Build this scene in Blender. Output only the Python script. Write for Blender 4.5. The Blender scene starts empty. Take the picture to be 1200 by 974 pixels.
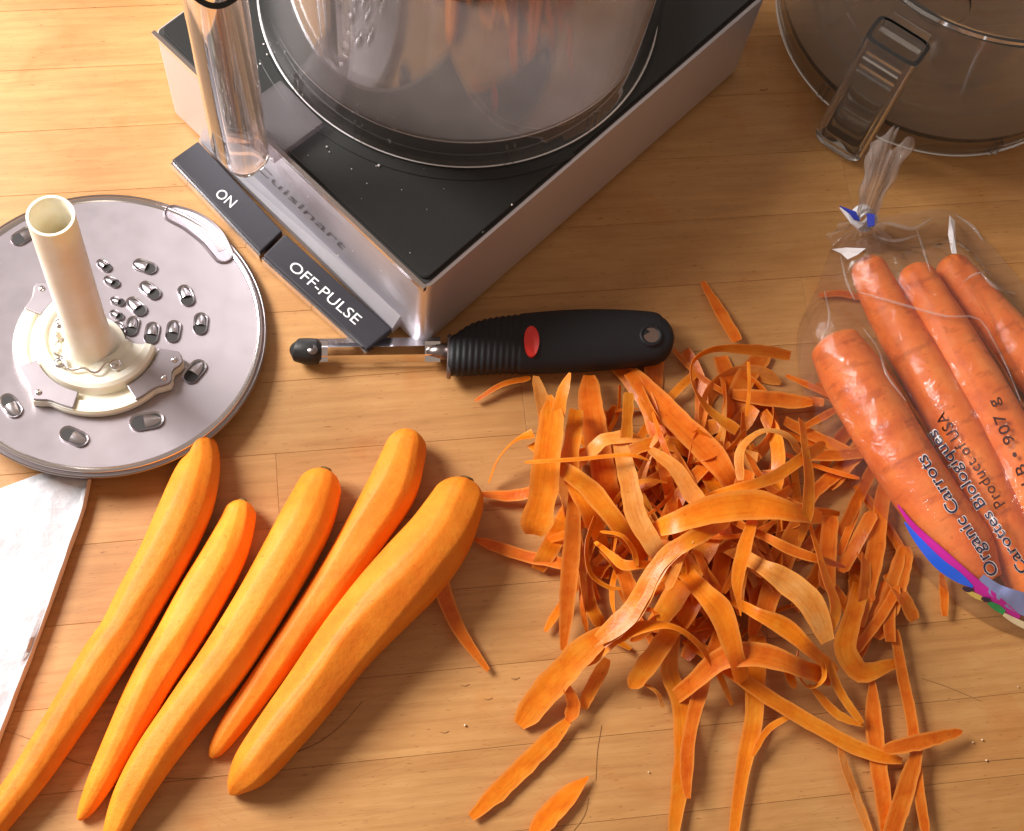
import bpy, bmesh, math, random
from mathutils import Vector, Matrix, noise
from mathutils.bvhtree import BVHTree
R = math.radians
random.seed(7)
scene = bpy.context.scene
COL = scene.collection

# ------------------------------------------------------------------ camera, light, exposure
FPX, W0, H0, CAMH = 1696.3, 1200.0, 974.0, 0.75
_up = -Vector((444.4 - 600, -(1128.7 - 487), -FPX)).normalized()
_X = Vector((1, 0, 0)); _X = (_X - _up * _X.dot(_up)).normalized()
_Y = _up.cross(_X)
ROT = Matrix((_X, _Y, _up))                 # camera axes -> world axes
cam_d = bpy.data.cameras.new('camera')
cam = bpy.data.objects.new('camera', cam_d); COL.objects.link(cam)
cam.matrix_world = Matrix.Translation((0, 0, CAMH)) @ ROT.to_4x4()
cam_d.sensor_width = 36; cam_d.lens = FPX / W0 * 36
cam_d.clip_start = 0.02; cam_d.clip_end = 50
scene.camera = cam
scene.render.resolution_x = 1024; scene.render.resolution_y = 831

world = bpy.data.worlds.new('World'); scene.world = world; world.use_nodes = True
bg = world.node_tree.nodes['Background']
bg.inputs[0].default_value = (1.0, 0.77, 0.62, 1); bg.inputs[1].default_value = 0.36

def area(name, loc, target, sx, sy, watts, color):
    d = bpy.data.lights.new(name, 'AREA'); d.shape = 'RECTANGLE'; d.size = sx; d.size_y = sy
    d.energy = watts; d.color = color
    o = bpy.data.objects.new(name, d); COL.objects.link(o); o.location = loc
    o.rotation_euler = (Vector(target) - Vector(loc)).to_track_quat('-Z', 'Y').to_euler()
    return o
area('window_light', (-0.95, 0.70, 0.86), (-0.05, 0.32, 0.0), 0.60, 0.52, 42.0, (1.0, 0.97, 0.96))

vs = scene.view_settings
vs.view_transform = 'Standard'; vs.look = 'None'; vs.exposure = 0.0; vs.gamma = 1.0
vs.use_curve_mapping = False
scene.cycles.max_bounces = 12; scene.cycles.transparent_max_bounces = 24

# ------------------------------------------------------------------ helpers
def P(x, y, z=0.0):
    """world point at height z (metres) seen at photo pixel x, y"""
    d = ROT @ Vector((x - 600, -(y - 487), -FPX))
    t = (CAMH - z) / (-d.z)
    return Vector((d.x * t, d.y * t, z))

def mat(name, color, rough=0.5, metal=0.0, **kw):
    m = bpy.data.materials.new(name); m.use_nodes = True
    b = m.node_tree.nodes['Principled BSDF']
    b.inputs['Base Color'].default_value = (*color, 1)
    b.inputs['Roughness'].default_value = rough
    b.inputs['Metallic'].default_value = metal
    for k, v in kw.items():
        b.inputs[k.replace('_', ' ')].default_value = v
    return m

def N(m, t, **kw):
    n = m.node_tree.nodes.new(t)
    for k, v in kw.items():
        setattr(n, k, v)
    return n

def L(m, a, b):
    m.node_tree.links.new(a, b)

def ramp(m, fac, stops):
    r = N(m, 'ShaderNodeValToRGB')
    while len(r.color_ramp.elements) < len(stops):
        r.color_ramp.elements.new(0.5)
    for e, (p, c) in zip(r.color_ramp.elements, stops):
        e.position = p; e.color = (*c, 1) if len(c) == 3 else c
    L(m, fac, r.inputs[0]); return r.outputs[0]

def noise_tex(m, scale, detail=4, vec=None, rough=0.55, coord='Object', stretch=None, dist=0.0):
    if vec is None:
        tc = N(m, 'ShaderNodeTexCoord'); vec = tc.outputs[coord]
    if stretch:
        mp = N(m, 'ShaderNodeMapping'); mp.inputs['Scale'].default_value = stretch
        L(m, vec, mp.inputs[0]); vec = mp.outputs[0]
    n = N(m, 'ShaderNodeTexNoise'); n.inputs['Scale'].default_value = scale
    n.inputs['Detail'].default_value = detail; n.inputs['Roughness'].default_value = rough
    n.inputs['Distortion'].default_value = dist
    L(m, vec, n.inputs['Vector']); return n.outputs['Fac']

def bump(m, height, strength, dist):
    b = N(m, 'ShaderNodeBump'); b.inputs['Strength'].default_value = strength
    b.inputs['Distance'].default_value = dist
    L(m, height, b.inputs['Height'])
    L(m, b.outputs[0], m.node_tree.nodes['Principled BSDF'].inputs['Normal'])
    return b

def mix(m, a, b, fac, mode='MIX'):
    n = N(m, 'ShaderNodeMix', data_type='RGBA', blend_type=mode)
    for s, v in ((n.inputs[0], fac), (n.inputs[6], a), (n.inputs[7], b)):
        if isinstance(v, (int, float)): s.default_value = v
        elif isinstance(v, tuple): s.default_value = (*v, 1)
        else: L(m, v, s)
    return n.outputs[2]

def tag(o, label=None, cat=None, group=None, kind=None):
    if label: o['label'] = label
    if cat: o['category'] = cat
    if group: o['group'] = group
    if kind: o['kind'] = kind
    return o

def thing(name, label, cat, loc, group=None, rot=None):
    o = bpy.data.objects.new(name, None); COL.objects.link(o); o.location = loc
    o.empty_display_size = 0.01
    if rot is not None: o.rotation_euler = rot
    return tag(o, label, cat, group)

def frame_of(o):
    M = Matrix.Translation(o.location) @ o.rotation_euler.to_matrix().to_4x4()
    return (frame_of(o.parent) @ M) if o.parent else M

def mesh(name, verts, faces, mats, parent=None, smooth=True, mi=None, local=False, auto=None):
    """one mesh object. verts in world coordinates unless local; origin at the centre of its bounds"""
    if not isinstance(mats, (list, tuple)): mats = [mats]
    verts = [Vector(v) for v in verts]
    if parent is not None and not local:
        inv = frame_of(parent).inverted(); verts = [inv @ v for v in verts]
    lo = Vector([min(v[i] for v in verts) for i in range(3)]); hi = Vector([max(v[i] for v in verts) for i in range(3)])
    c = (lo + hi) / 2
    if parent is None: c.z = lo.z
    me = bpy.data.meshes.new(name)
    me.from_pydata([v - c for v in verts], [], faces)
    for m in mats: me.materials.append(m)
    if mi: me.polygons.foreach_set('material_index', mi)
    me.polygons.foreach_set('use_smooth', [smooth] * len(me.polygons))
    bm = bmesh.new(); bm.from_mesh(me); bmesh.ops.recalc_face_normals(bm, faces=bm.faces[:])
    if auto is not None:
        for e in bm.edges:
            if len(e.link_faces) == 2 and e.calc_face_angle(0) > auto: e.smooth = False
    bm.to_mesh(me); bm.free()
    o = bpy.data.objects.new(name, me); COL.objects.link(o); o.location = c
    if parent is not None: o.parent = parent
    return o

def bevel(o, w, seg=2, ang=30):
    b = o.modifiers.new('bevel', 'BEVEL'); b.width = w; b.segments = seg; b.limit_method = 'ANGLE'; b.angle_limit = R(ang)
    return o

class MB:
    """collects shapes into one mesh"""
    def __init__(s): s.v = []; s.f = []
    def add(s, v, f):
        n = len(s.v); s.v += [Vector(p) for p in v]; s.f += [tuple(i + n for i in q) for q in f]; return s
    def prism(s, poly, z0, z1, M=None):
        n = len(poly); v = [Vector((p[0], p[1], z0)) for p in poly] + [Vector((p[0], p[1], z1)) for p in poly]
        if M: v = [M @ p for p in v]
        f = [tuple(range(n))[::-1], tuple(range(n, 2 * n))] + [(i, (i + 1) % n, n + (i + 1) % n, n + i) for i in range(n)]
        return s.add(v, f)
    def box(s, c, d, M=None):
        x, y, z = c; a, b, h = (q / 2 for q in d)
        return s.prism([(x - a, y - b), (x + a, y - b), (x + a, y + b), (x - a, y + b)], z - h, z + h, M)
    def lathe(s, prof, n=64, M=None, a0=0.0, a1=2 * math.pi, closed=False):
        full = abs(a1 - a0 - 2 * math.pi) < 1e-6
        k = n if full else n + 1
        v = []
        for i in range(k):
            a = a0 + (a1 - a0) * i / n
            for r, z in prof: v.append(Vector((r * math.cos(a), r * math.sin(a), z)))
        if M: v = [M @ p for p in v]
        m = len(prof); f = []
        for i in range(n):
            j = (i + 1) % k
            for q in range(m if closed else m - 1):
                q2 = (q + 1) % m
                f.append((i * m + q, j * m + q, j * m + q2, i * m + q2))
        if closed and not full:
            f.append(tuple(range(m))); f.append(tuple(n * m + q for q in range(m))[::-1])
        return s.add(v, f)
    def tube(s, pts, rad, n=8):
        pts = [Vector(p) for p in pts]; v = []; m = len(pts); ref = Vector((0, 0, 1))
        for i, p in enumerate(pts):
            t = (pts[min(i + 1, m - 1)] - pts[max(i - 1, 0)]).normalized()
            u = ref.cross(t)
            if u.length < 1e-4: u = Vector((1, 0, 0)).cross(t)
            u.normalize(); w = t.cross(u)
            r = rad[i] if isinstance(rad, (list, tuple)) else rad
            for k in range(n):
                a = 2 * math.pi * k / n; v.append(p + (u * math.cos(a) + w * math.sin(a)) * r)
        f = [(i * n + k, i * n + (k + 1) % n, (i + 1) * n + (k + 1) % n, (i + 1) * n + k) for i in range(m - 1) for k in range(n)]
        f += [tuple(range(n))[::-1], tuple((m - 1) * n + k for k in range(n))]
        return s.add(v, f)
    def build(s, name, mats, parent=None, smooth=False, auto=None, local=False):
        return mesh(name, s.v, s.f, mats, parent, smooth, None, local, auto)

def catmull(pts, n):
    """pts: list of equal-length tuples, resampled to n points evenly along the first two/three components"""
    P_ = [list(p) for p in pts]
    P_ = [[2 * a - b for a, b in zip(P_[0], P_[1])]] + P_ + [[2 * a - b for a, b in zip(P_[-1], P_[-2])]]
    dense = []
    for i in range(1, len(P_) - 2):
        for k in range(16):
            t = k / 16; q = []
            for a, b, c, d in zip(P_[i - 1], P_[i], P_[i + 1], P_[i + 2]):
                q.append(0.5 * (2 * b + (c - a) * t + (2 * a - 5 * b + 4 * c - d) * t * t + (3 * b - a - 3 * c + d) * t ** 3))
            dense.append(q)
    dense.append(P_[-2])
    ln = [0.0]
    for a, b in zip(dense, dense[1:]):
        ln.append(ln[-1] + math.sqrt(sum((x - y) ** 2 for x, y in zip(a[:3], b[:3]))))
    out = []; j = 0
    for i in range(n):
        s = ln[-1] * i / (n - 1)
        while j < len(ln) - 2 and ln[j + 1] < s: j += 1
        u = (s - ln[j]) / max(ln[j + 1] - ln[j], 1e-9); u = min(max(u, 0), 1)
        out.append([a + (b - a) * u for a, b in zip(dense[j], dense[j + 1])])
    return out

def text_mesh(txt, offset=0.0, shear=0.0, bold=0.0, spacing=1.0):
    """triangles of a line of text, cap height about 0.7, starting at x = 0"""
    cu = bpy.data.curves.new('line', 'FONT'); cu.body = txt; cu.size = 1; cu.offset = offset; cu.shear = shear
    cu.space_character = spacing; cu.resolution_u = 3
    o = bpy.data.objects.new('line', cu); COL.objects.link(o)
    dg = bpy.context.evaluated_depsgraph_get()
    me = bpy.data.meshes.new_from_object(o.evaluated_get(dg))
    v = [p.co.copy() for p in me.vertices]; f = [tuple(p.vertices) for p in me.polygons]
    bpy.data.objects.remove(o); bpy.data.curves.remove(cu); bpy.data.meshes.remove(me)
    return v, f

# ------------------------------------------------------------------ materials
def wood_mat():
    m = mat('maple_wood', (0.5, 0.3, 0.15), 0.42)
    b = m.node_tree.nodes['Principled BSDF']
    oi = N(m, 'ShaderNodeObjectInfo'); tc = N(m, 'ShaderNodeTexCoord')
    off = N(m, 'ShaderNodeVectorMath', operation='SCALE'); off.inputs['Scale'].default_value = 7.0
    L(m, oi.outputs['Location'], off.inputs[0])
    add = N(m, 'ShaderNodeVectorMath', operation='ADD'); L(m, tc.outputs['Object'], add.inputs[0]); L(m, off.outputs[0], add.inputs[1])
    grain = noise_tex(m, 1.0, 6, add.outputs[0], 0.62, stretch=(14, 240, 60), dist=0.4)
    fine = noise_tex(m, 1.0, 3, add.outputs[0], 0.6, stretch=(60, 1500, 200))
    blot = noise_tex(m, 16.0, 4, add.outputs[0], 0.6, stretch=(1, 2.2, 1))
    fleck = noise_tex(m, 1.0, 2, add.outputs[0], 0.5, stretch=(170, 900, 200))
    c = ramp(m, grain, [(0.28, (0.45, 0.222, 0.068)), (0.52, (0.535, 0.278, 0.092)), (0.75, (0.58, 0.318, 0.112))])
    c = mix(m, c, ramp(m, blot, [(0.3, (0.78, 0.66, 0.54)), (0.62, (1, 1, 1))]), 0.5, 'MULTIPLY')
    c = mix(m, c, ramp(m, fine, [(0.35, (0.84, 0.78, 0.70)), (0.6, (1, 1, 1))]), 0.4, 'MULTIPLY')
    c = mix(m, c, ramp(m, fleck, [(0.26, (0.55, 0.42, 0.32)), (0.34, (1, 1, 1))]), 0.8, 'MULTIPLY')
    geo = N(m, 'ShaderNodeNewGeometry')
    worn = noise_tex(m, 7.0, 5, geo.outputs['Position'], 0.6, dist=.8)
    c = mix(m, c, ramp(m, worn, [(0.34, (0.80, 0.66, 0.50)), (0.60, (1, 1, 1))]), 0.55, 'MULTIPLY')
    stain = noise_tex(m, 26.0, 3, geo.outputs['Position'], 0.5, dist=.5)
    c = mix(m, c, ramp(m, stain, [(0.60, (1, 1, 1)), (0.74, (0.93, 0.72, 0.48))]), 0.6, 'MULTIPLY')
    for rot_, st_ in ((.55, (22, 1700, 1)), (-.35, (18, 1500, 1))):       # faint knife marks
        mp = N(m, 'ShaderNodeMapping'); mp.inputs['Rotation'].default_value = (0, 0, rot_); L(m, geo.outputs['Position'], mp.inputs[0])
        kn = noise_tex(m, 1.0, 1, mp.outputs[0], .4, stretch=st_)
        c = mix(m, c, ramp(m, kn, [(0.715, (1, 1, 1)), (0.76, (0.78, 0.66, 0.55))]), .6, 'MULTIPLY')
    tone = N(m, 'ShaderNodeMapRange'); tone.inputs['To Min'].default_value = 0.88; tone.inputs['To Max'].default_value = 1.05
    L(m, oi.outputs['Random'], tone.inputs[0])
    hs = N(m, 'ShaderNodeHueSaturation'); L(m, c, hs.inputs['Color']); L(m, tone.outputs[0], hs.inputs['Value'])
    L(m, hs.outputs[0], b.inputs['Base Color'])
    rr = N(m, 'ShaderNodeMapRange'); rr.inputs['To Min'].default_value = 0.38; rr.inputs['To Max'].default_value = 0.6
    L(m, blot, rr.inputs[0]); L(m, rr.outputs[0], b.inputs['Roughness'])
    bump(m, fine, 0.12, 0.0006)
    return m
WOOD = wood_mat()
GLUE = mat('glue_line', (0.44, 0.235, 0.09), 0.8)
SCR = mat('scratch_dirt', (0.31, 0.155, 0.058), 0.9, 0.0, Specular_IOR_Level=0.0)

def steel_mat(name, col, rough, stretch, var=0.12):
    m = mat(name, col, rough, 1.0)
    b = m.node_tree.nodes['Principled BSDF']
    n = noise_tex(m, 1.0, 4, None, 0.6, 'Object', stretch)
    rr = N(m, 'ShaderNodeMapRange'); rr.inputs['To Min'].default_value = rough - var; rr.inputs['To Max'].default_value = rough + var
    L(m, n, rr.inputs[0]); L(m, rr.outputs[0], b.inputs['Roughness'])
    bump(m, n, 0.05, 0.0004)
    return m
STEEL = steel_mat('brushed_steel', (0.72, 0.72, 0.79), 0.38, (25, 25, 1400))
STEEL.node_tree.nodes['Principled BSDF'].inputs['Metallic'].default_value = 0.80
DISC = steel_mat('disc_steel', (0.40, 0.355, 0.375), 0.42, (60, 60, 60), 0.06)
TOOTH = mat('punched_steel', (0.56, 0.52, 0.54), 0.30, 1.0)
SHINY = mat('polished_steel', (0.80, 0.77, 0.78), 0.16, 1.0)
DARKSTEEL = mat('dark_steel', (0.30, 0.26, 0.25), 0.3, 1.0)
HOLE = mat('hole_dark', (0.025, 0.022, 0.02), 0.7)

def black_mat(name, col, rough, sc, st):
    m = mat(name, col, rough, 0.0, Specular_IOR_Level=0.28)
    bump(m, noise_tex(m, sc, 3), st, 0.0004)
    return m
BLACK = black_mat('black_plastic', (0.022, 0.022, 0.021), 0.42, 900, 0.25)
BUTTON = black_mat('button_plastic', (0.028, 0.026, 0.031), 0.45, 1200, 0.25)
RUBBER = black_mat('black_rubber', (0.016, 0.016, 0.018), 0.5, 1500, 0.3)
WHITE = mat('white_print', (0.82, 0.80, 0.80), 0.5)
REDPRINT = mat('red_print', (0.72, 0.03, 0.02), 0.4)

def cream_mat():
    m = mat('cream_plastic', (0.80, 0.70, 0.52), 0.35, Subsurface_Weight=0.25, Subsurface_Scale=0.004)
    m.node_tree.nodes['Principled BSDF'].inputs['Subsurface Radius'].default_value = (1, .7, .4)
    b = m.node_tree.nodes['Principled BSDF']
    L(m, ramp(m, noise_tex(m, 60, 4), [(0.3, (0.82, 0.74, 0.55)), (0.6, (0.87, 0.83, 0.72))]), b.inputs['Base Color'])
    return m
CREAM = cream_mat()

def two_sided_fresnel(m, ior):
    fr = N(m, 'ShaderNodeFresnel'); ge = N(m, 'ShaderNodeNewGeometry')
    mr = N(m, 'ShaderNodeMapRange'); mr.inputs['To Min'].default_value = ior; mr.inputs['To Max'].default_value = 1 / ior
    L(m, ge.outputs['Backfacing'], mr.inputs[0]); L(m, mr.outputs[0], fr.inputs[0]); return fr

def clear_mat(name, tint, haze_col, haze, gloss_rough=0.06, ior=1.5, boost=1.0):
    """clear moulded plastic: tinted transmission, Fresnel reflection, a little surface haze from wear"""
    m = bpy.data.materials.new(name); m.use_nodes = True
    nt = m.node_tree; nt.nodes.clear()
    out = N(m, 'ShaderNodeOutputMaterial')
    tr = N(m, 'ShaderNodeBsdfTransparent'); tr.inputs[0].default_value = (*tint, 1)
    gl = N(m, 'ShaderNodeBsdfGlossy'); gl.inputs['Roughness'].default_value = gloss_rough
    df = N(m, 'ShaderNodeBsdfDiffuse'); df.inputs[0].default_value = (*haze_col, 1)
    fr = two_sided_fresnel(m, ior)
    mul = N(m, 'ShaderNodeMath', operation='MULTIPLY', use_clamp=True); mul.inputs[1].default_value = boost
    L(m, fr.outputs[0], mul.inputs[0])
    hz = noise_tex(m, 45, 4, stretch=(1, 1, 1))
    hr = N(m, 'ShaderNodeMapRange'); hr.inputs['To Min'].default_value = haze * 0.6; hr.inputs['To Max'].default_value = haze * 1.4
    L(m, hz, hr.inputs[0])
    a = N(m, 'ShaderNodeMixShader'); L(m, hr.outputs[0], a.inputs[0]); L(m, tr.outputs[0], a.inputs[1]); L(m, df.outputs[0], a.inputs[2])
    b = N(m, 'ShaderNodeMixShader'); L(m, mul.outputs[0], b.inputs[0]); L(m, a.outputs[0], b.inputs[1]); L(m, gl.outputs[0], b.inputs[2])
    L(m, b.outputs[0], out.inputs[0])
    return m
CLEAR = clear_mat('clear_bowl_plastic', (0.93, 0.92, 0.91), (0.62, 0.52, 0.50), 0.018, 0.05, 1.5, 1.8)
CLEARFLOOR = clear_mat('worn_bowl_floor', (0.85, 0.83, 0.81), (0.62, 0.55, 0.56), 0.155, 0.12, 1.45, 1.0)
HANDLE = clear_mat('clear_handle_plastic', (0.90, 0.84, 0.78), (0.70, 0.55, 0.42), 0.16, 0.05, 1.6, 2.0)
WEB = clear_mat('frosted_web', (0.75, 0.72, 0.74), (0.55, 0.48, 0.50), 0.09, 0.2, 1.5, 1.0)
SMOKE = clear_mat('smoky_bowl_plastic', (0.91, 0.90, 0.87), (0.42, 0.34, 0.27), 0.05, 0.06, 1.5, 1.0)

def glass_mat(name, col, rough, ior=1.5):
    return mat(name, col, rough, 0.0, Transmission_Weight=1.0, IOR=ior)
HANDLE = glass_mat('clear_handle_plastic', (0.97, 0.93, 0.90), 0.04, 1.5)
SMOKE = glass_mat('smoky_bowl_plastic', (0.80, 0.81, 0.81), 0.05, 1.42); SMOKE.node_tree.nodes['Principled BSDF'].inputs['Transmission Weight'].default_value = .985

def carrot_mat(name, a, b_, c, rough, streak):
    m = mat(name, a, rough, Subsurface_Weight=0.22, Subsurface_Scale=0.004)
    p = m.node_tree.nodes['Principled BSDF']
    p.inputs['Subsurface Radius'].default_value = (1.0, 0.35, 0.08)
    n1 = noise_tex(m, 1.0, 4, None, 0.6, 'Object', streak)
    n2 = noise_tex(m, 70, 3)
    col = ramp(m, n1, [(0.3, c), (0.5, a), (0.72, b_)])
    col = mix(m, col, ramp(m, n2, [(0.35, (0.86, 0.78, 0.7)), (0.6, (1, 1, 1))]), 0.6, 'MULTIPLY')
    col = mix(m, col, ramp(m, noise_tex(m, 330, 2), [(0.25, (0.66, 0.52, 0.42)), (0.33, (1, 1, 1))]), .6, 'MULTIPLY')
    oi = N(m, 'ShaderNodeObjectInfo')
    hs = N(m, 'ShaderNodeHueSaturation'); L(m, col, hs.inputs['Color'])
    r1 = N(m, 'ShaderNodeMapRange'); r1.inputs['To Min'].default_value = 0.86; r1.inputs['To Max'].default_value = 1.12
    L(m, oi.outputs['Random'], r1.inputs[0]); L(m, r1.outputs[0], hs.inputs['Value'])
    L(m, hs.outputs[0], p.inputs['Base Color'])
    p.inputs['Specular IOR Level'].default_value = 0.32
    n3 = noise_tex(m, 420, 3, None, 0.6)
    ad = N(m, 'ShaderNodeMath', operation='ADD'); L(m, n1, ad.inputs[0]); L(m, n3, ad.inputs[1])
    bump(m, ad.outputs[0], 0.30, 0.0007)
    return m
CARROT = carrot_mat('peeled_carrot', (0.92, 0.26, 0.014), (0.94, 0.30, 0.024), (0.90, 0.215, 0.010), 0.58, (50, 50, 50))
CARROT_RAW = carrot_mat('unpeeled_carrot', (0.82, 0.19, 0.025), (0.84, 0.25, 0.05), (0.70, 0.13, 0.015), 0.5, (60, 60, 60))
def add_rings(m, lo, hi, dark, amt):            # growth rings and root scars across the root
    p = m.node_tree.nodes['Principled BSDF']; at = N(m, 'ShaderNodeAttribute'); at.attribute_name = 'strip'
    rg = noise_tex(m, 1.0, 3, at.outputs['Vector'], .6, stretch=(.55, .9, .9))
    old = p.inputs['Base Color'].links[0].from_socket
    L(m, mix(m, old, ramp(m, rg, [(lo, dark), (hi, (1, 1, 1))]), amt, 'MULTIPLY'), p.inputs['Base Color'])
    bn = [x for x in m.node_tree.nodes if x.type == 'BUMP'][0]; hh = bn.inputs['Height'].links[0].from_socket
    ad = N(m, 'ShaderNodeMath', operation='MULTIPLY_ADD'); ad.inputs[1].default_value = 1.2; L(m, rg, ad.inputs[0]); L(m, hh, ad.inputs[2]); L(m, ad.outputs[0], bn.inputs['Height'])
add_rings(CARROT_RAW, .33, .44, (.58, .43, .33), .55)
add_rings(CARROT, .27, .36, (.80, .66, .5), .45)
SCAR = mat('carrot_stem_scar', (0.16, 0.09, 0.02), 0.8)
PEEL_IN = carrot_mat('peel_inner_side', (0.95, 0.31, 0.012), (0.95, 0.40, 0.030), (0.91, 0.24, 0.008), 0.45, (90, 90, 90))
PEEL_PALE = carrot_mat('peel_pale_side', (0.94, 0.41, 0.075), (0.95, 0.50, 0.14), (0.90, 0.31, 0.035), 0.45, (90, 90, 90))
PEEL_SKIN = carrot_mat('peel_skin_side', (0.86, 0.22, 0.011), (0.88, 0.28, 0.028), (0.77, 0.15, 0.007), 0.55, (110, 110, 110))
for m in (PEEL_IN, PEEL_PALE, PEEL_SKIN):           # thin slices let light through
    nt = m.node_tree; p = nt.nodes['Principled BSDF']; out = [n for n in nt.nodes if n.type == 'OUTPUT_MATERIAL'][0]
    at = N(m, 'ShaderNodeAttribute'); at.attribute_name = 'strip'
    fib = noise_tex(m, 1.0, 4, at.outputs['Vector'], 0.6, stretch=(.7, 5.0, 1.0))
    sp = N(m, 'ShaderNodeSeparateXYZ'); L(m, at.outputs['Vector'], sp.inputs[0])
    ab = N(m, 'ShaderNodeMath', operation='ABSOLUTE'); L(m, sp.outputs[1], ab.inputs[0])
    old = p.inputs['Base Color'].links[0].from_socket
    cc_ = mix(m, old, ramp(m, fib, [(0.30, (0.72, 0.58, 0.5)), (0.5, (1, 1, 1)), (0.74, (1.0, 1.25, 1.7))]), .50, 'MULTIPLY')
    ed = ramp(m, ab.outputs[0], [(0.62, (0, 0, 0)), (0.95, (1, 1, 1))])
    bw = N(m, 'ShaderNodeMath', operation='MULTIPLY'); L(m, ed, bw.inputs[0]); bw.inputs[1].default_value = .55
    cc_ = mix(m, cc_, (0.95, 0.46, 0.09), bw.outputs[0])
    L(m, cc_, p.inputs['Base Color']); p.inputs['Roughness'].default_value = .36
    p.inputs['Subsurface Weight'].default_value = 0.0
    tl = N(m, 'ShaderNodeBsdfTranslucent'); hsout = p.inputs['Base Color'].links[0].from_socket
    L(m, hsout, tl.inputs[0])
    mx = N(m, 'ShaderNodeMixShader'); mx.inputs[0].default_value = 0.42; p.inputs['Specular IOR Level'].default_value = 0.45
    L(m, p.outputs[0], mx.inputs[1]); L(m, tl.outputs[0], mx.inputs[2]); L(m, mx.outputs[0], out.inputs[0])

def cloth_mat():
    m = mat('white_paper_towel', (0.62, 0.61, 0.63), 0.95, 0.0, Specular_IOR_Level=0.0, Sheen_Weight=0.1)
    tc = N(m, 'ShaderNodeTexCoord'); vo = N(m, 'ShaderNodeTexVoronoi'); vo.inputs['Scale'].default_value = 150
    L(m, tc.outputs['Object'], vo.inputs['Vector'])
    ad = N(m, 'ShaderNodeMath', operation='MULTIPLY_ADD'); L(m, noise_tex(m, 500, 3), ad.inputs[0]); ad.inputs[1].default_value = .5; L(m, vo.outputs['Distance'], ad.inputs[2])
    bump(m, ad.outputs[0], 0.5, 0.0012)
    return m
CLOTH = cloth_mat()

def film_mat(name='clear_bag_film', haze=.035):
    m = bpy.data.materials.new(name); m.use_nodes = True
    m.node_tree.nodes.clear()
    out = N(m, 'ShaderNodeOutputMaterial')
    tr = N(m, 'ShaderNodeBsdfTransparent'); tr.inputs[0].default_value = (0.97, 0.96, 0.95, 1)
    gl = N(m, 'ShaderNodeBsdfGlossy'); gl.inputs['Roughness'].default_value = 0.10
    df = N(m, 'ShaderNodeBsdfDiffuse'); df.inputs[0].default_value = (0.75, 0.68, 0.64, 1)
    fr = two_sided_fresnel(m, 1.5)
    n = noise_tex(m, 55, 5, None, 0.62, dist=1.6); n2 = noise_tex(m, 150, 2)
    bp = N(m, 'ShaderNodeBump'); bp.inputs['Strength'].default_value = 0.5; bp.inputs['Distance'].default_value = 0.004
    L(m, n, bp.inputs['Height'])
    L(m, bp.outputs[0], gl.inputs['Normal']); L(m, bp.outputs[0], fr.inputs['Normal'])
    mul = N(m, 'ShaderNodeMath', operation='MULTIPLY_ADD', use_clamp=True); mul.inputs[1].default_value = 1.35; mul.inputs[2].default_value = 0.0
    L(m, fr.outputs[0], mul.inputs[0])
    a = N(m, 'ShaderNodeMixShader'); a.inputs[0].default_value = haze; L(m, tr.outputs[0], a.inputs[1]); L(m, df.outputs[0], a.inputs[2])
    b = N(m, 'ShaderNodeMixShader'); L(m, mul.outputs[0], b.inputs[0]); L(m, a.outputs[0], b.inputs[1]); L(m, gl.outputs[0], b.inputs[2])
    L(m, b.outputs[0], out.inputs[0])
    return m
FILM = film_mat(); NECK = film_mat('gathered_film', .18)  # extra neck haze paints in the white glints of the gathered film
INK = mat('dark_ink', (0.03, 0.02, 0.05), 0.5)
STAMP = mat('stamped_ink', (0.06, 0.02, 0.015), 0.6)
PURPLE = mat('purple_print', (0.50, 0.02, 0.30), 0.3); BLUE = mat('blue_print', (0.02, 0.13, 0.80), 0.3)
PALEBLUE = mat('pale_blue_print', (0.22, 0.25, 0.45), 0.3); GREEN = mat('green_print', (0.02, 0.32, 0.10), 0.3)
CREAMPRINT = mat('cream_print', (0.80, 0.70, 0.45), 0.4); YELLOW = mat('yellow_print', (0.65, 0.50, 0.12), 0.4)
TIEWHITE = mat('tie_white', (0.80, 0.80, 0.84), 0.35); TIEBLUE = mat('tie_blue', (0.03, 0.05, 0.45), 0.35)

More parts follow.
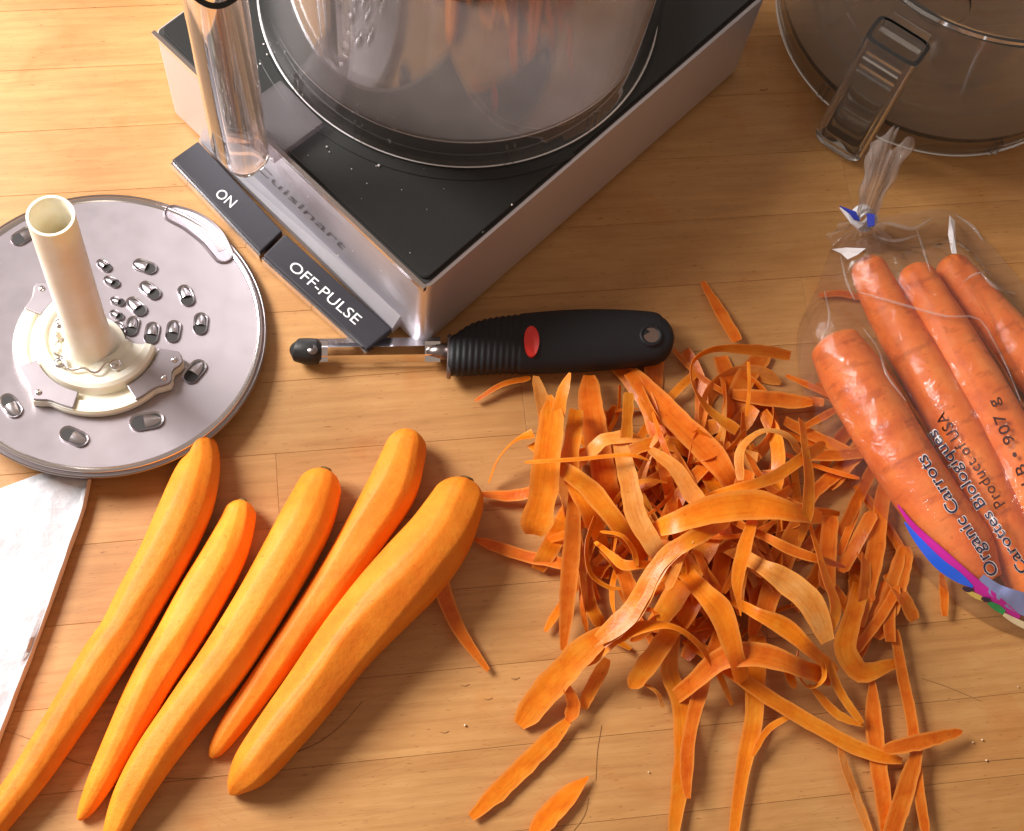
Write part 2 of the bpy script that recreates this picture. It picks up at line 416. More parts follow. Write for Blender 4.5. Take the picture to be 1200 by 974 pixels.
# ------------------------------------------------------------------ table of maple planks
ANG = R(6.5); TD = Vector((math.cos(ANG), math.sin(ANG), 0)); TN = Vector((-math.sin(ANG), math.cos(ANG), 0))
tb = MB()
T0 = Vector((0.05, 0.35, 0))
def tpt(u, v, z): return T0 + TD * u + TN * v + Vector((0, 0, z))
c4 = [tpt(-0.9, -0.75, 0), tpt(1.0, -0.75, 0), tpt(1.0, 0.95, 0), tpt(-0.9, 0.95, 0)]
tb.prism([(p.x, p.y) for p in c4], -0.035, -0.0012)
table = tb.build('table', GLUE); tag(table, kind='structure')
prow = random.Random(3)
PW = 0.0420
v = -0.75; row = 0
while v < 0.95:
    u = -0.9 - prow.random() * 0.5
    while u < 1.0:
        ln = 0.42 + prow.random() * 0.5
        u0, u1 = max(u, -0.9), min(u + ln, 1.0)
        if u1 - u0 > 0.01:
            g = 0.00006
            uc, vc = (u0 + u1) / 2, v + PW / 2
            hx, hy, b = (u1 - u0) / 2 - g, PW / 2 - g, 0.00013
            vv = [(-hx, -hy, -0.006), (hx, -hy, -0.006), (hx, hy, -0.006), (-hx, hy, -0.006),
                  (-hx, -hy, -b), (hx, -hy, -b), (hx, hy, -b), (-hx, hy, -b),
                  (-hx + b, -hy + b, 0), (hx - b, -hy + b, 0), (hx - b, hy - b, 0), (-hx + b, hy - b, 0)]
            ff = [(8, 9, 10, 11)] + [(i, (i + 1) % 4, 4 + (i + 1) % 4, 4 + i) for i in range(4)] + \
                 [(4 + i, 4 + (i + 1) % 4, 8 + (i + 1) % 4, 8 + i) for i in range(4)]
            me = bpy.data.meshes.new('plank'); me.from_pydata(vv, [], ff); me.materials.append(WOOD)
            o = bpy.data.objects.new('plank', me); COL.objects.link(o); o.parent = table
            o.location = tpt(uc, vc, 0) - table.location; o.rotation_euler = (0, 0, ANG)
        u += ln
    v += PW; row += 1

def scratch(pts, w):
    q = catmull([tuple(P(x, y, 0)) for x, y in pts], 14)
    v, f = [], []
    for i, p in enumerate(q):
        p = Vector(p); t = (Vector(q[min(i + 1, 13)]) - Vector(q[max(i - 1, 0)])).normalized(); n = Vector((-t.y, t.x, 0))
        k = .75 * w * (0.4 + 0.6 * math.sin(math.pi * (i + .3) / 14)) * (0.7 + 0.6 * random.random())
        v += [p + n * k + Vector((0, 0, 0.0001)), p - n * k + Vector((0, 0, 0.0001)), p + Vector((0, 0, 0.00035))]
    for i in range(13):
        a = 3 * i; f += [(a, a + 2, a + 5, a + 3), (a + 2, a + 1, a + 4, a + 5)]
    mesh('scratch', v, f, SCR, table)
scratch([(0, 855), (40, 868), (85, 892), (140, 902), (190, 912), (250, 912)], 0.00035)
scratch([(330, 888), (370, 872), (400, 850), (425, 822)], 0.0004)
scratch([(1080, 795), (1110, 805), (1150, 822)], 0.0004)
scratch([(1010, 905), (1100, 897), (1200, 888)], 0.0003)
scratch([(690, 935), (685, 955), (672, 974)], 0.0005)
scratch([(705, 850), (700, 880), (698, 915)], 0.0003)
for x, y, w in ((545, 803, .0004), (572, 819, .0004), (604, 795, .0006), (521, 858, .0005), (895, 105, .0010)):
    scratch([(x - 5, y), (x, y + 1), (x + 5, y - 1)], w)

# ------------------------------------------------------------------ food processor base
ZT = 0.078
F = P(498, 340, ZT); Lc = P(178, 38, ZT); Rb = P(868, 80, 0.003)
U = Lc - F; U.z = 0; LU = U.length; U.normalize()
V = Vector((U.y, -U.x, 0))
if V.dot(Rb - F) < 0: V = -V
LV = (Rb - F).dot(V)
F0 = Vector((F.x, F.y, 0))
def bp(u, v, z): return F0 + U * u + V * v + Vector((0, 0, z))
def rounded(u0, u1, v0, v1, r, n=5):
    pts = []
    for (cu, cv, a0) in ((u1 - r, v1 - r, 0), (u0 + r, v1 - r, 90), (u0 + r, v0 + r, 180), (u1 - r, v0 + r, 270)):
        for k in range(n + 1):
            a = R(a0 + 90 * k / n); pts.append((cu + r * math.cos(a), cv + r * math.sin(a)))
    return pts
proc = thing('food_processor', 'black topped steel food processor base with push paddles standing on the table', 'food processor', bp(LU / 2, LV / 2, 0))
def base_ring(name, outline_z, mats, cap=True, bev=None):
    mb = MB(); n = len(outline_z[0][0]); v = []; f = []
    for o2, z in outline_z: v += [bp(a, b, z) for a, b in o2]
    for i in range(len(outline_z) - 1):
        for k in range(n): f.append((i * n + k, i * n + (k + 1) % n, (i + 1) * n + (k + 1) % n, (i + 1) * n + k))
    if cap: f += [tuple(range(n)), tuple((len(outline_z) - 1) * n + k for k in range(n))]
    return mesh(name, v, f, mats, proc, True, None, False, R(35))
body = base_ring('body', [(rounded(0, LU, 0, LV, .006), 0.004), (rounded(0, LU, 0, LV, .006), ZT - .0012), (rounded(.0012, LU - .0012, .0012, LV - .0012, .005), ZT)], STEEL)
groove = base_ring('seam', [(rounded(.0017, LU - .0017, .0017, LV - .0017, .003), ZT - .001), (rounded(.0017, LU - .0017, .0017, LV - .0017, .003), ZT + .0006)], HOLE)
top = base_ring('top_plate', [(rounded(.003, LU - .003, .003, LV - .002, .004), ZT - .001), (rounded(.003, LU - .003, .003, LV - .002, .004), ZT + .0022), (rounded(.0036, LU - .0036, .0036, LV - .0026, .004), ZT + .0029)], BLACK)
rim = base_ring('steel_edge', [(rounded(.0005, LU - .0005, -.0007, .0017, .0004, 2), ZT - .0025), (rounded(.0005, LU - .0005, -.0007, .0017, .0004, 2), ZT + .0012)], SHINY)
foot_spots = ((.02, .02), (LU - .02, .02), (.02, LV - .02), (LU - .02, LV - .02))
for a, b in foot_spots:
    c = bp(a, b, 0); MB().lathe([(0.0, 0), (.009, 0), (.01, .004), (0, .004)], 20, Matrix.Translation(c)).build('foot', RUBBER, proc, True, R(40))
BC = Vector((0.0284, 0.5040, 0))       # bowl axis
MB().lathe([(.1185, ZT + .0026), (.1185, ZT + .0033), (.1182, ZT + .0035), (.1128, ZT + .0035), (.1122, ZT + .0026)], 96, Matrix.Translation(BC), R(205), R(302), True).build('bowl_locator', BLACK, proc, True, R(30))
# paddles
def paddle(name, c4, word, t0, t1, size):
    zt = 0.012
    q = [P(x, y, zt) for x, y in c4]                     # outer-left, inner-left, inner-right, outer-right
    ctr = sum(q, Vector()) / 4
    b0 = [p + Vector((0, 0, -0.0065)) for p in q]
    mb = MB(); mb.add(b0 + q, [(3, 2, 1, 0), (4, 5, 6, 7)] + [(i, (i + 1) % 4, 4 + (i + 1) % 4, 4 + i) for i in range(4)])
    o = bevel(mb.build(name, BUTTON, proc), 0.0011, 3)
    # bright lower lip along the outer edge
    a, b = q[0], q[3]; d = (b - a).normalized(); n = Vector((d.y, -d.x, 0))
    if n.dot(ctr - a) > 0: n = -n
    l = MB(); l.add([a + n * .0012 + Vector((0, 0, -.0095)), b + n * .0012 + Vector((0, 0, -.0095)), b + n * .0012 + Vector((0, 0, -.0028)), a + n * .0012 + Vector((0, 0, -.0028)),
                     a - n * .004 + Vector((0, 0, -.0095)), b - n * .004 + Vector((0, 0, -.0095)), b - n * .004 + Vector((0, 0, -.0028)), a - n * .004 + Vector((0, 0, -.0028))],
                    [(0, 1, 2, 3), (7, 6, 5, 4), (0, 4, 5, 1), (3, 2, 6, 7), (0, 3, 7, 4), (1, 5, 6, 2)])
    l.build('lip', SHINY, o)
    s, e = P(*t0, zt), P(*t1, zt); ex = (e - s).normalized(); ey = Vector((-ex.y, ex.x, 0))
    tv, tf = text_mesh(word, 0.0)
    wd = max(p.x for p in tv) - min(p.x for p in tv); x0 = min(p.x for p in tv); sc = (e - s).length / wd
    print('text', word, sc)
    mesh('lettering', [s + ex * (p.x - x0) * sc + ey * p.y * size + Vector((0, 0, .0003)) for p in tv], tf, WHITE, o, False)
    return o
paddle('on_button', [(201, 187), (232, 165), (331, 271), (305, 296)], 'ON', (251, 229), (270, 244), 0.0090)
paddle('pulse_button', [(308, 299), (334, 274), (459, 386), (430, 410)], 'OFF-PULSE', (337, 314), (416, 381), 0.0090)
# sloping steel foot of the front, behind the paddles
ka, kb = P(233, 164, .0112), P(460, 385, .0112)
def face_at(p, z):
    d = p - F0; return bp(d.dot(U), .0006, z)
ta, tb_ = face_at(ka, .0200), face_at(kb, .0200)
dz = lambda p, z: Vector((p.x, p.y, z))
MB().add([ka, kb, tb_, ta, dz(ka, .005), dz(kb, .005), dz(tb_, .005), dz(ta, .005)], [(0, 1, 2, 3), (7, 6, 5, 4), (0, 4, 5, 1), (1, 5, 6, 2), (2, 6, 7, 3), (3, 7, 4, 0)]).build('front_foot', STEEL, proc)
# embossed script on the steel front
s, e = P(300, 214, 0.045), P(402, 300, 0.045)
def on_front(px, py, vv):
    return None
SCRIPT = mat('embossed_steel', (0.50, 0.47, 0.47), 0.25, 0.9)
tv, tf = text_mesh('Cuisinart', 0.0, 0.35)
x0 = min(p.x for p in tv); wd = max(p.x for p in tv) - x0
us = 0.133; ue = 0.060
mesh('embossed_script', [bp(us + (ue - us) * (p.x - x0) / wd, -0.0004, 0.034 + p.y * 0.015) for p in tv], tf, SCRIPT, proc, False)

# ------------------------------------------------------------------ work bowls
def bowl(center, z0, r, h, hz, name, label, wallmat, floormat, hmat, webmat, handle_xy, handle_h, hw, floor_up, hub):
    root = thing(name, label, 'bowl', center + Vector((0, 0, z0)))
    T = Matrix.Translation(center + Vector((0, 0, z0)))
    t = 0.003
    MB().lathe([(r, 0.0), (r + .0006, .002), (r, .004), (r, floor_up), (r + .001, h - .012), (r + .004, h - .010), (r + .004, h), (r + .0015, h + .001), (r - t + .001, h), (r - t + .001, h - .012), (r - t, floor_up), (r - t, .004), (r - t, 0)], 128, T, closed=True).build('wall', wallmat, root, True, R(35))
    MB().lathe([(.0, floor_up), (.018, floor_up), (.018, floor_up + .0025), (r - .035, floor_up + .0018), (r - t - .0003, floor_up + .0030), (r - t - .0003, floor_up - .001), (r - .035, floor_up - .0008), (0.0, floor_up - .0008)], 96, T, closed=False).build('bowl_floor', floormat, root, True, R(35))
    # two vertical locking tabs at a time round the skirt
    for a in (-118, -76, -50, -140):
        for d in (-1.1, 1.1):
            M = T @ Matrix.Rotation(R(a + d), 4, 'Z')
            MB().box((r + .0008, 0, floor_up / 2 + .001), (.0022, .0012, floor_up * .85), M).build('lock_tab', hmat, root)
    # handle
    hx = Vector((handle_xy[0], handle_xy[1], 0)); rad = (hx - center); rad.z = 0; dist = rad.length; rad.normalize(); tg = Vector((-rad.y, rad.x, 0))
    M = Matrix((rad, tg, Vector((0, 0, 1)))).transposed().to_4x4(); M.translation = hx + Vector((0, 0, hz))
    return root, M, dist - r, rad, tg

EDGE = mat('moulded_edge', (0.75, 0.72, 0.72), 0.12, 0.3)
def edge_ring(root, center, r, z, t, m):
    MB().lathe([(r - t, z), (r, z - t), (r + t, z), (r, z + t)], 128, Matrix.Translation(center), closed=True).build('moulded_rim', m, root, True)
b1, M1, gap1, rad1, tg1 = bowl(BC, ZT + .0034, .1105, .158, ZT + .0034, 'work_bowl', 'clear work bowl locked on the black top of the food processor', CLEAR, CLEARFLOOR, CLEAR, WEB, (P(283, 182, ZT).x, P(283, 182, ZT).y), .12, .0145, .0185, True)
edge_ring(b1, BC, .1112, ZT + .0042, .00045, EDGE); edge_ring(b1, BC, .1070, ZT + .0034 + .0185, .00035, EDGE)
def superell(a, b, n, p=2.6):
    out = []
    for k in range(n):
        t = 2 * math.pi * k / n; c, s_ = math.cos(t), math.sin(t)
        out.append((a * math.copysign(abs(c) ** (2 / p), c), b * math.copysign(abs(s_) ** (2 / p), s_)))
    return out
def hollow(M, a, b, z0, z1, t, n=40, bottom=True, p=2.6):
    o2, i2 = superell(a, b, n, p), superell(a - t, b - t, n, p); v = []; f = []
    rings = [(superell(a * .55, b * .55, n, p), z0 + .0), (superell(a * .85, b * .85, n, p), z0 + .002), (o2, z0 + .008), (o2, z1 - .0006), (superell(a - .0008, b - .0008, n, p), z1), (i2, z1), (i2, z0 + .010), (superell((a - t) * .6, (b - t) * .6, n, p), z0 + .005)]
    for ring, z in rings: v += [M @ Vector((x, y, z)) for x, y in ring]
    for i in range(len(rings) - 1):
        for k in range(n): f.append((i * n + k, i * n + (k + 1) % n, (i + 1) * n + (k + 1) % n, (i + 1) * n + k))
    f += [tuple(range(n)), tuple((len(rings) - 1) * n + k for k in range(n))]
    return v, f
hv, hf = hollow(M1, .0125, .0155, -.006, .143, .0026)
mesh('handle', hv, hf, HANDLE, b1, True, None, False, R(40))
MB().box((-gap1 / 2 - .002, 0, .0035), (gap1 - .012, .034, .005), M1).build('handle_web', WEB, b1)
MB().box((-gap1 / 2 - .002, 0, .134), (gap1 - .016, .020, .004), M1).build('handle_web', HANDLE, b1)
# hub sleeve on the motor shaft inside the bowl: a thing that lifts out
hub = thing('blade_hub', 'cream plastic blade hub standing in the middle of the clear bowl on the processor', 'blade hub', BC + Vector((0, 0, ZT + .0240)))
MB().lathe([(0.0, 0), (.0205, 0), (.0215, .002), (.0205, .010), (.0165, .014), (.0155, .09), (.013, .096), (0, .097)], 48).build('sleeve', CREAM, hub, True, R(35), True)

b2c = Vector((0.335, 0.5665, 0))
b2, M2, gap2, rad2, tg2 = bowl(b2c, .0005, .1030, .118, .0005, 'work_bowl', 'second smoky clear bowl standing empty on the table behind the carrot bag', SMOKE, SMOKE, SMOKE, SMOKE, (P(985, 168, .005).x, P(985, 168, .005).y), .11, .0145, .0145, False)
b2['group'] = None; del b2['group']
hv, hf = hollow(M2, .010, .0165, .004, .110, .0022, 40, True, 6)
mesh('handle', hv, hf, SMOKE, b2, True, None, False, R(40))
MB().box((-gap2 / 2, 0, .010), (gap2 - .010, .030, .012), M2).build('handle_web', SMOKE, b2)
MB().box((-gap2 / 2 - .001, 0, .105), (gap2 - .012, .026, .010), M2).build('handle_web', SMOKE, b2)
for zz, ww in ((.088, .022), (.100, .022)):
    MB().box((.0115, 0, zz), (.003, ww, .0035), M2).build('handle_clip', SMOKE, b2)
for rr, zz in ((.080, .017), (.060, .0165)):
    MB().lathe([(rr, zz), (rr + .0016, zz + .001), (rr + .0032, zz)], 96, Matrix.Translation(b2c)).build('floor_ridge', SMOKE, b2, True)

# ------------------------------------------------------------------ shredding disc, lying with its stem up
DT = R(6); DN = Vector((.5 * math.sin(DT), .866 * math.sin(DT), math.cos(DT)))
DC = Vector((-0.1602, 0.3232, 0.0131))
disc = thing('shredding_disc', 'round steel shredding disc lying on the table with its cream stem pointing up', 'shredding disc', DC, None, Vector((0, 0, 1)).rotation_difference(DN).to_euler())
DM = frame_of(disc); DI = DM.inverted()
def dl(x, y, h=0.0):
    """disc-local point at photo pixel x, y on the plane h above the disc face"""
    a = Vector((0, 0, CAMH)); d = P(x, y, 0) - a; p0 = DM @ Vector((0, 0, h))
    t = DN.dot(p0 - a) / DN.dot(d); return DI @ (a + d * t)
RD = .0865
MB().lathe([(0, -.0012), (RD - .004, -.0012), (RD - .002, -.0016), (RD, -.0022), (RD + .0008, -.0014), (RD, -.0006), (RD - .0022, .0004), (RD - .0038, 0), (0, 0)], 128).build('plate', DISC, disc, True, R(25), True)
MB().lathe([(RD - .0040, .0001), (RD - .0030, .0012), (RD - .0012, .0010), (RD - .0006, -.0004), (RD - .0010, -.0006)], 128, None, closed=False).build('rolled_rim', SHINY, disc, True, None, True)
MB().lathe([(RD + .0004, -.0004), (RD + .0015, -.0010), (RD + .0015, -.0022), (RD + .0004, -.0028), (RD - .0004, -.0018)], 128, None, closed=True).build('rim_lip_reflection', DARKSTEEL, disc, True, None, True)  # dark colour stands in for the rim reflecting darker surroundings
def capsule(l, w, n=8):
    pts = []
    for k in range(n + 1):
        a = R(-90 + 180 * k / n); pts.append((l / 2 - w / 2 + w / 2 * math.cos(a), w / 2 * math.sin(a)))
    for k in range(n + 1):
        a = R(90 + 180 * k / n); pts.append((-l / 2 + w / 2 + w / 2 * math.cos(a), w / 2 * math.sin(a)))
    return pts
teeth = [(170, 313, 20, 'e', 1), (176, 341, 40, 'e', 1), (160, 360, 45, 'e', 1), (218, 347, 70, 'e', 1), (235, 380, 95, 'e', 1), (203, 389, 100, 'e', 1),
         (178, 391, 100, 'e', 1), (155, 383, 105, 'e', .9), (140, 386, 60, 'e', .7), (137, 370, 30, 'e', .6), (138, 354, 20, 'e', .6), (131, 331, 30, 'e', .7), (122, 312, 40, 'e', .7),
         (228, 436, 130, 'e', 1.15), (13, 476, 55, 'w', 1.1), (87, 512, 25, 'w', 1.15), (172, 494, -10, 'w', 1.3), (28, 277, -32, 'w', 1.1)]
for x, y, ang, end, k in teeth:
    c = dl(x, y); dx = dl(x + 10 * math.cos(R(ang)), y + 10 * math.sin(R(ang))) - c
    a = math.atan2(dx.y, dx.x)
    M = Matrix.Translation((c.x, c.y, 0)) @ Matrix.Rotation(a, 4, 'Z') @ Matrix.Diagonal((k * 1.22, k * 1.22, 1.1, 1))
    sl = MB().prism([M @ Vector((p[0], p[1], 0)) for p in capsule(.0100, .0052)], .0001, .00045)
    collar = MB()
    outer = capsule(.0116, .0066); inner = capsule(.0098, .0048); n = len(outer)
    collar.add([M @ Vector((p[0], p[1], .0001)) for p in outer] + [M @ Vector((p[0] * .98, p[1] * .96, .0011)) for p in outer] + [M @ Vector((p[0], p[1], .0003)) for p in inner],
               [(i, (i + 1) % n, n + (i + 1) % n, n + i) for i in range(n)] + [(n + i, n + (i + 1) % n, 2 * n + (i + 1) % n, 2 * n + i) for i in range(n)])
    # hood over two thirds of the slot
    sgn = -1 if end == 'e' else 1
    hv = []; hf = []; nu, nw = 7, 8
    for i in range(nu):
        u = i / (nu - 1); xx = sgn * (.0048 - .0056 * u)
        hgt = .0003 + .0012 * math.sin(min(1, u * 1.15) * math.pi / 2); wd_ = .0023 * math.sqrt(max(.02, 1 - (1 - u) ** 2 * .95))
        for j in range(nw + 1):
            t = math.pi * j / nw
            hv.append(M @ Vector((xx, wd_ * math.cos(t), .0002 + hgt * math.sin(t))))
    for i in range(nu - 1):
        for j in range(nw):
            q = i * (nw + 1) + j; hf.append((q, q + 1, q + nw + 2, q + nw + 1))
    hood = MB().add(collar.v, collar.f).add(hv, hf).build('grating_tooth', TOOTH, disc, True, R(50), True)
    o = mesh('slot_shade', [DM @ p for p in sl.v], sl.f, HOLE, hood, False)  # flat dark slab painted for the shade inside an open slot
# finger-shaped pressed plate near the rim
arc = [dl(x, y) for x, y in ((204, 251), (225, 260), (247, 277), (262, 299))]
pts = catmull([tuple(p) for p in arc], 16); v = []; left = []; right = []
for i, p in enumerate(pts):
    p = Vector(p); t = (Vector(pts[min(i + 1, 15)]) - Vector(pts[max(i - 1, 0)])).normalized(); n = Vector((-t.y, t.x, 0))
    w = .0078 * (0.80 + .20 * math.sin(math.pi * i / 15)); left.append(p + n * w); right.append(p - n * w)
def cap_pts(p, t, w, n=7):
    nn = Vector((-t.y, t.x, 0)); return [p + nn * w * math.cos(R(180 * k / n)) + t * w * math.sin(R(180 * k / n)) for k in range(1, n)]
tE = (Vector(pts[-1]) - Vector(pts[-2])).normalized(); tS = (Vector(pts[0]) - Vector(pts[1])).normalized()
outline = left + cap_pts(Vector(pts[-1]), tE, .0078 * .8) + right[::-1] + cap_pts(Vector(pts[0]), tS, .0078 * .8)
n = len(outline); ctr = sum(outline, Vector()) / n
def inset(q, k):
    out = []
    for i, p in enumerate(q):
        t = (q[(i + 1) % len(q)] - q[i - 1]).normalized(); nn = Vector((-t.y, t.x, 0))
        out.append(p + nn * k)
    return out
i1 = inset(outline, .0009); i2 = inset(outline, .0020)
area_ = sum(outline[i].x * outline[(i + 1) % n].y - outline[(i + 1) % n].x * outline[i].y for i in range(n))
if area_ < 0: i1 = inset(outline, -.0009); i2 = inset(outline, -.0020)
zz = lambda q, z: [Vector((p.x, p.y, z)) for p in q]
mb = MB(); mb.add(zz(outline, .0001) + zz(i1, .0016) + zz(i2, .0006), [(k * n + i, k * n + (i + 1) % n, (k + 1) * n + (i + 1) % n, (k + 1) * n + i) for k in range(2) for i in range(n)] + [tuple(2 * n + i for i in range(n))])
fg = mb.build('pressed_plate', DISC, disc, True, R(40), True)
# stamped band inside it
bo = [Vector(p) for p in pts]; bl = left[6:15]; bm_ = [(a * .42 + Vector(p) * .58) for a, p in zip(left[6:15], pts[6:15])]
br = [(Vector(p) * .75 + a * .25) for a, p in zip(right[6:15], pts[6:15])]
q = [l * .72 + Vector(p) * .28 for l, p in zip(left[6:15], pts[6:15])] + br[::-1]
mesh('stamped_mark', [DM @ Vector((p.x, p.y, .00085)) for p in q], [(i, i + 1, 16 - i, 17 - i) for i in range(8)], DARKSTEEL, fg, False)
# hub: cream rings, steel tabs, stem
HC = dl(114, 398, .006); SC = dl(106, 402, .010)
HT = Matrix.Translation((HC.x, HC.y, 0)) @ Matrix.Diagonal((.955, .955, 1, 1))
MB().lathe([(.0455, .0002), (.0460, .004), (.0450, .0058), (.0385, .0060), (.0375, .0042), (.034, .0042), (.033, .0105), (.031, .0118), (.0275, .0118), (.0262, .0098), (.0205, .0092), (.0180, .0125), (.016, .013)], 96, HT, R(118), R(352)).build('hub', CREAM, disc, True, R(28), True)
def tabplate(a0, a1, lobes, z):
    o = []; r0, r1 = .0345, .0448; n = 14
    for k in range(n + 1):
        a = a0 + (a1 - a0) * k / n; bulge = 0.0
        for la, ls in lobes: bulge += .0050 * math.exp(-((a - la) / .11) ** 2) * ls
        o.append(((r1 + bulge) * math.cos(a), (r1 + bulge) * math.sin(a)))
    for k in range(n, -1, -1):
        a = a0 + (a1 - a0) * k / n; o.append((r0 * math.cos(a), r0 * math.sin(a)))
    tp = bevel(MB().prism([HT @ Vector((p[0], p[1], 0)) for p in o], z, z + .0016).build('steel_tab', DISC, disc, False, None, True), .0004, 2)
    cr = MB().prism([HT @ Vector((p[0] * 1.012, p[1] * 1.012, 0)) for p in o], .0004, z - .0002).build('hub_lug', CREAM, disc, False, None, True)
    for la, ls in lobes:
        M = HT @ Matrix.Translation((.0450 * math.cos(la), .0450 * math.sin(la), z + .0014))
        rv = MB().lathe([(.0018, 0), (.0016, .0008), (.0009, .0012), (0, .0013)], 16, M)
        mesh('rivet', [DM @ p for p in rv.v], rv.f, SHINY, tp, True)
def hang(x, y):
    p = dl(x, y, .006) - HC; return math.atan2(p.y, p.x)
def hspan(pa, pb, lob):
    a0, a1 = hang(*pa), hang(*pb)
    if a1 < a0: a1 += 2 * math.pi
    ls = []
    for l in lob:
        la = hang(*l)
        while la < a0 - .3: la += 2 * math.pi
        ls.append((la, 1))
    tabplate(a0, a1, ls, .0062)
hspan((62, 312), (28, 362), [(38, 330)])
hspan((40, 425), (92, 462), [(56, 452)])
hspan((150, 455), (200, 412), [(188, 442), (206, 424)])
DIRS = (dl(87, 240) - dl(125, 388)).normalized()
ST = Matrix.Translation((SC.x, SC.y, .0090)) @ Matrix.Rotation(R(-1.0), 4, 'Y') @ Matrix.Rotation(R(1.5), 4, 'X')
MB().lathe([(.0185, -.0085), (.0180, -.002), (.0150, .0), (.0132, .004), (.0119, .010), (.0113, .03), (.0109, .127), (.0109, .1280), (.0096, .1280), (.0093, .127), (.0093, .02), (0, .02)], 64, ST).build('stem', CREAM, disc, True, R(35), True)
MB().prism([ST @ Vector(p) for p in [(-.0165, -.001, 0), (-.0140, -.001, 0), (-.0140, .001, 0), (-.0165, .001, 0)]], .010, .022).build('stem_key', CREAM, disc, False, None, True)
# wire clip round the stem foot with three eyelets
cl = []
for k in range(33):
    a = R(150 + 170 * k / 32); r = .0178 + .0016 * math.sin(k * .8)
    cl.append(ST @ Vector((r * math.cos(a), r * math.sin(a), .0035)))
clip = MB().tube(cl, .0008, 6).build('stem_clip', SHINY, disc, True, None, True)
for a, r in ((150, .0185), (225, .0195), (318, .0200)):
    M = ST @ Matrix.Translation((r * math.cos(R(a)), r * math.sin(R(a)), .003))
    ey = MB().lathe([(.0012, 0), (.0012, .0012), (.0030, .0012), (.0030, 0)], 20, M)
    mesh('eyelet', [DM @ p for p in ey.v], ey.f, SHINY, clip, True)

# ------------------------------------------------------------------ peeler
pl = thing('vegetable_peeler', 'black handled swivel peeler with a red oval lying in front of the processor', 'peeler', P(560, 405, 0))
pz = .0105
prof = [(525, 398, 436, .70), (531, 393, 440, .85), (553, 379, 440, .95), (587, 371, 438, 1), (674, 363, 436, 1), (757, 365, 429, .95), (776, 373, 424, .85), (785, 384, 415, .7), (789, 394, 403, .35)]
pr_ = catmull([(a, (b + c) / 2, (c - b) / 2, d) for a, b, c, d in prof], 260)
v = []; f = []; nk = 28
ppm = 1 / (P(601, 400, pz) - P(600, 400, pz)).length
for i, (x, y, hw, hz) in enumerate(pr_):
    c = P(x, y, pz); r = abs(hw) / ppm * 1.06; h = .0105 * hz
    fin = 1.0
    if 530 < x < 609: fin = .978 + .022 * math.cos((x - 530) / 7.2 * 2 * math.pi)
    for k in range(nk):
        a = 2 * math.pi * k / nk
        cx, cz = math.cos(a), math.sin(a)
        v.append(c + Vector((0.03 * r * cx, r * fin * math.copysign(abs(cx) ** .85, cx), h * fin * math.copysign(abs(cz) ** .85, cz))))
for i in range(len(pr_) - 1):
    for k in range(nk): f.append((i * nk + k, i * nk + (k + 1) % nk, (i + 1) * nk + (k + 1) % nk, (i + 1) * nk + k))
f += [tuple(range(nk)), tuple((len(pr_) - 1) * nk + k for k in range(nk))]
ph = mesh('handle', v, f, RUBBER, pl, True, None, False, R(50))
hc = P(763, 393, pz + .0096)
hl = mesh('hang_hole', [hc + Vector((.0046 * math.cos(R(30 * k)), .0052 * math.sin(R(30 * k)), .00035)) for k in range(12)], [tuple(range(12))], mat('shaded_table_tone', (0.12, 0.07, 0.05), 0.7), ph, False)  # flat disc coloured like shaded table wood seen through the hole
MB().lathe([(.0044, -.001), (.0046, .0006), (.0058, .0009), (.0068, .0002), (.0070, -.001)], 28, Matrix.Translation(hc)).build('hole_lip', RUBBER, ph, True)
oc = P(623, 399, pz + .0116)
ov = []
for k in range(28):
    a = 2 * math.pi * k / 28; ov.append(oc + Vector((.0042 * math.cos(a), .0092 * math.sin(a) , -.0022 * math.sin(a) ** 2 * .55 + .0004)))
of = [tuple(range(28))]
ov2 = [p - Vector((0, 0, .002)) for p in ov]
mesh('red_oval', ov + ov2, of + [(i, (i + 1) % 28, 28 + (i + 1) % 28, 28 + i) for i in range(28)], REDPRINT, ph, False)
# steel neck, blade and black tip
MB().lathe([(.0, -.0015), (.0128, -.0015), (.0135, .0), (.0128, .0008), (0, .0008)], 24, Matrix.Translation(P(527, 418, .010)) @ Matrix.Rotation(R(90), 4, 'Y') @ Matrix.Diagonal((.52, 1, 1, 1))).build('collar', DARKSTEEL, pl, True, R(40))
MB().tube([P(528, 413, .009), P(512, 412, .008), P(500, 413, .0075)], [.005, .0045, .003], 12).build('neck', DARKSTEEL, pl, True)
bl = MB()
for (y0, y1, z0, z1) in ((418, 427, .0105, .0035), (398, 408, .0065, .0115)):
    a = [P(372, y0 - 1, z0), P(372, y1 - 1, z1), P(516, y1 - 3, z1), P(516, y0 - 3, z0)]
    bl.add(a + [p + Vector((0, .0002, -.0009)) for p in a], [(0, 1, 2, 3), (7, 6, 5, 4), (0, 4, 5, 1), (1, 5, 6, 2), (2, 6, 7, 3), (3, 7, 4, 0)])
for x0, x1 in ((370, 384), (498, 516)):
    a = [P(x0, 400, .0115), P(x1, 400, .0115), P(x1, 424, .0085), P(x0, 424, .0085)]
    bl.add(a + [p + Vector((0, 0, -.0009)) for p in a], [(0, 1, 2, 3), (7, 6, 5, 4), (0, 4, 5, 1), (1, 5, 6, 2), (2, 6, 7, 3), (3, 7, 4, 0)])
bl.build('blade', SHINY, pl)
tipm = MB(); tc_ = P(361, 412, .009)
tipm.tube([P(343, 408, .008), P(348, 410, .009), P(360, 412, .009), P(372, 412, .009), P(377, 412, .009)], [.003, .0066, .0075, .0072, .0045], 18)
bevel(tipm.build('tip', BLACK, pl, True, R(50)), .0008)
MB().lathe([(0, .0), (.0026, .0), (.0030, -.0006)], 14, Matrix.Translation(P(366, 409, .0162))).build('tip_pivot', DARKSTEEL, pl, True)

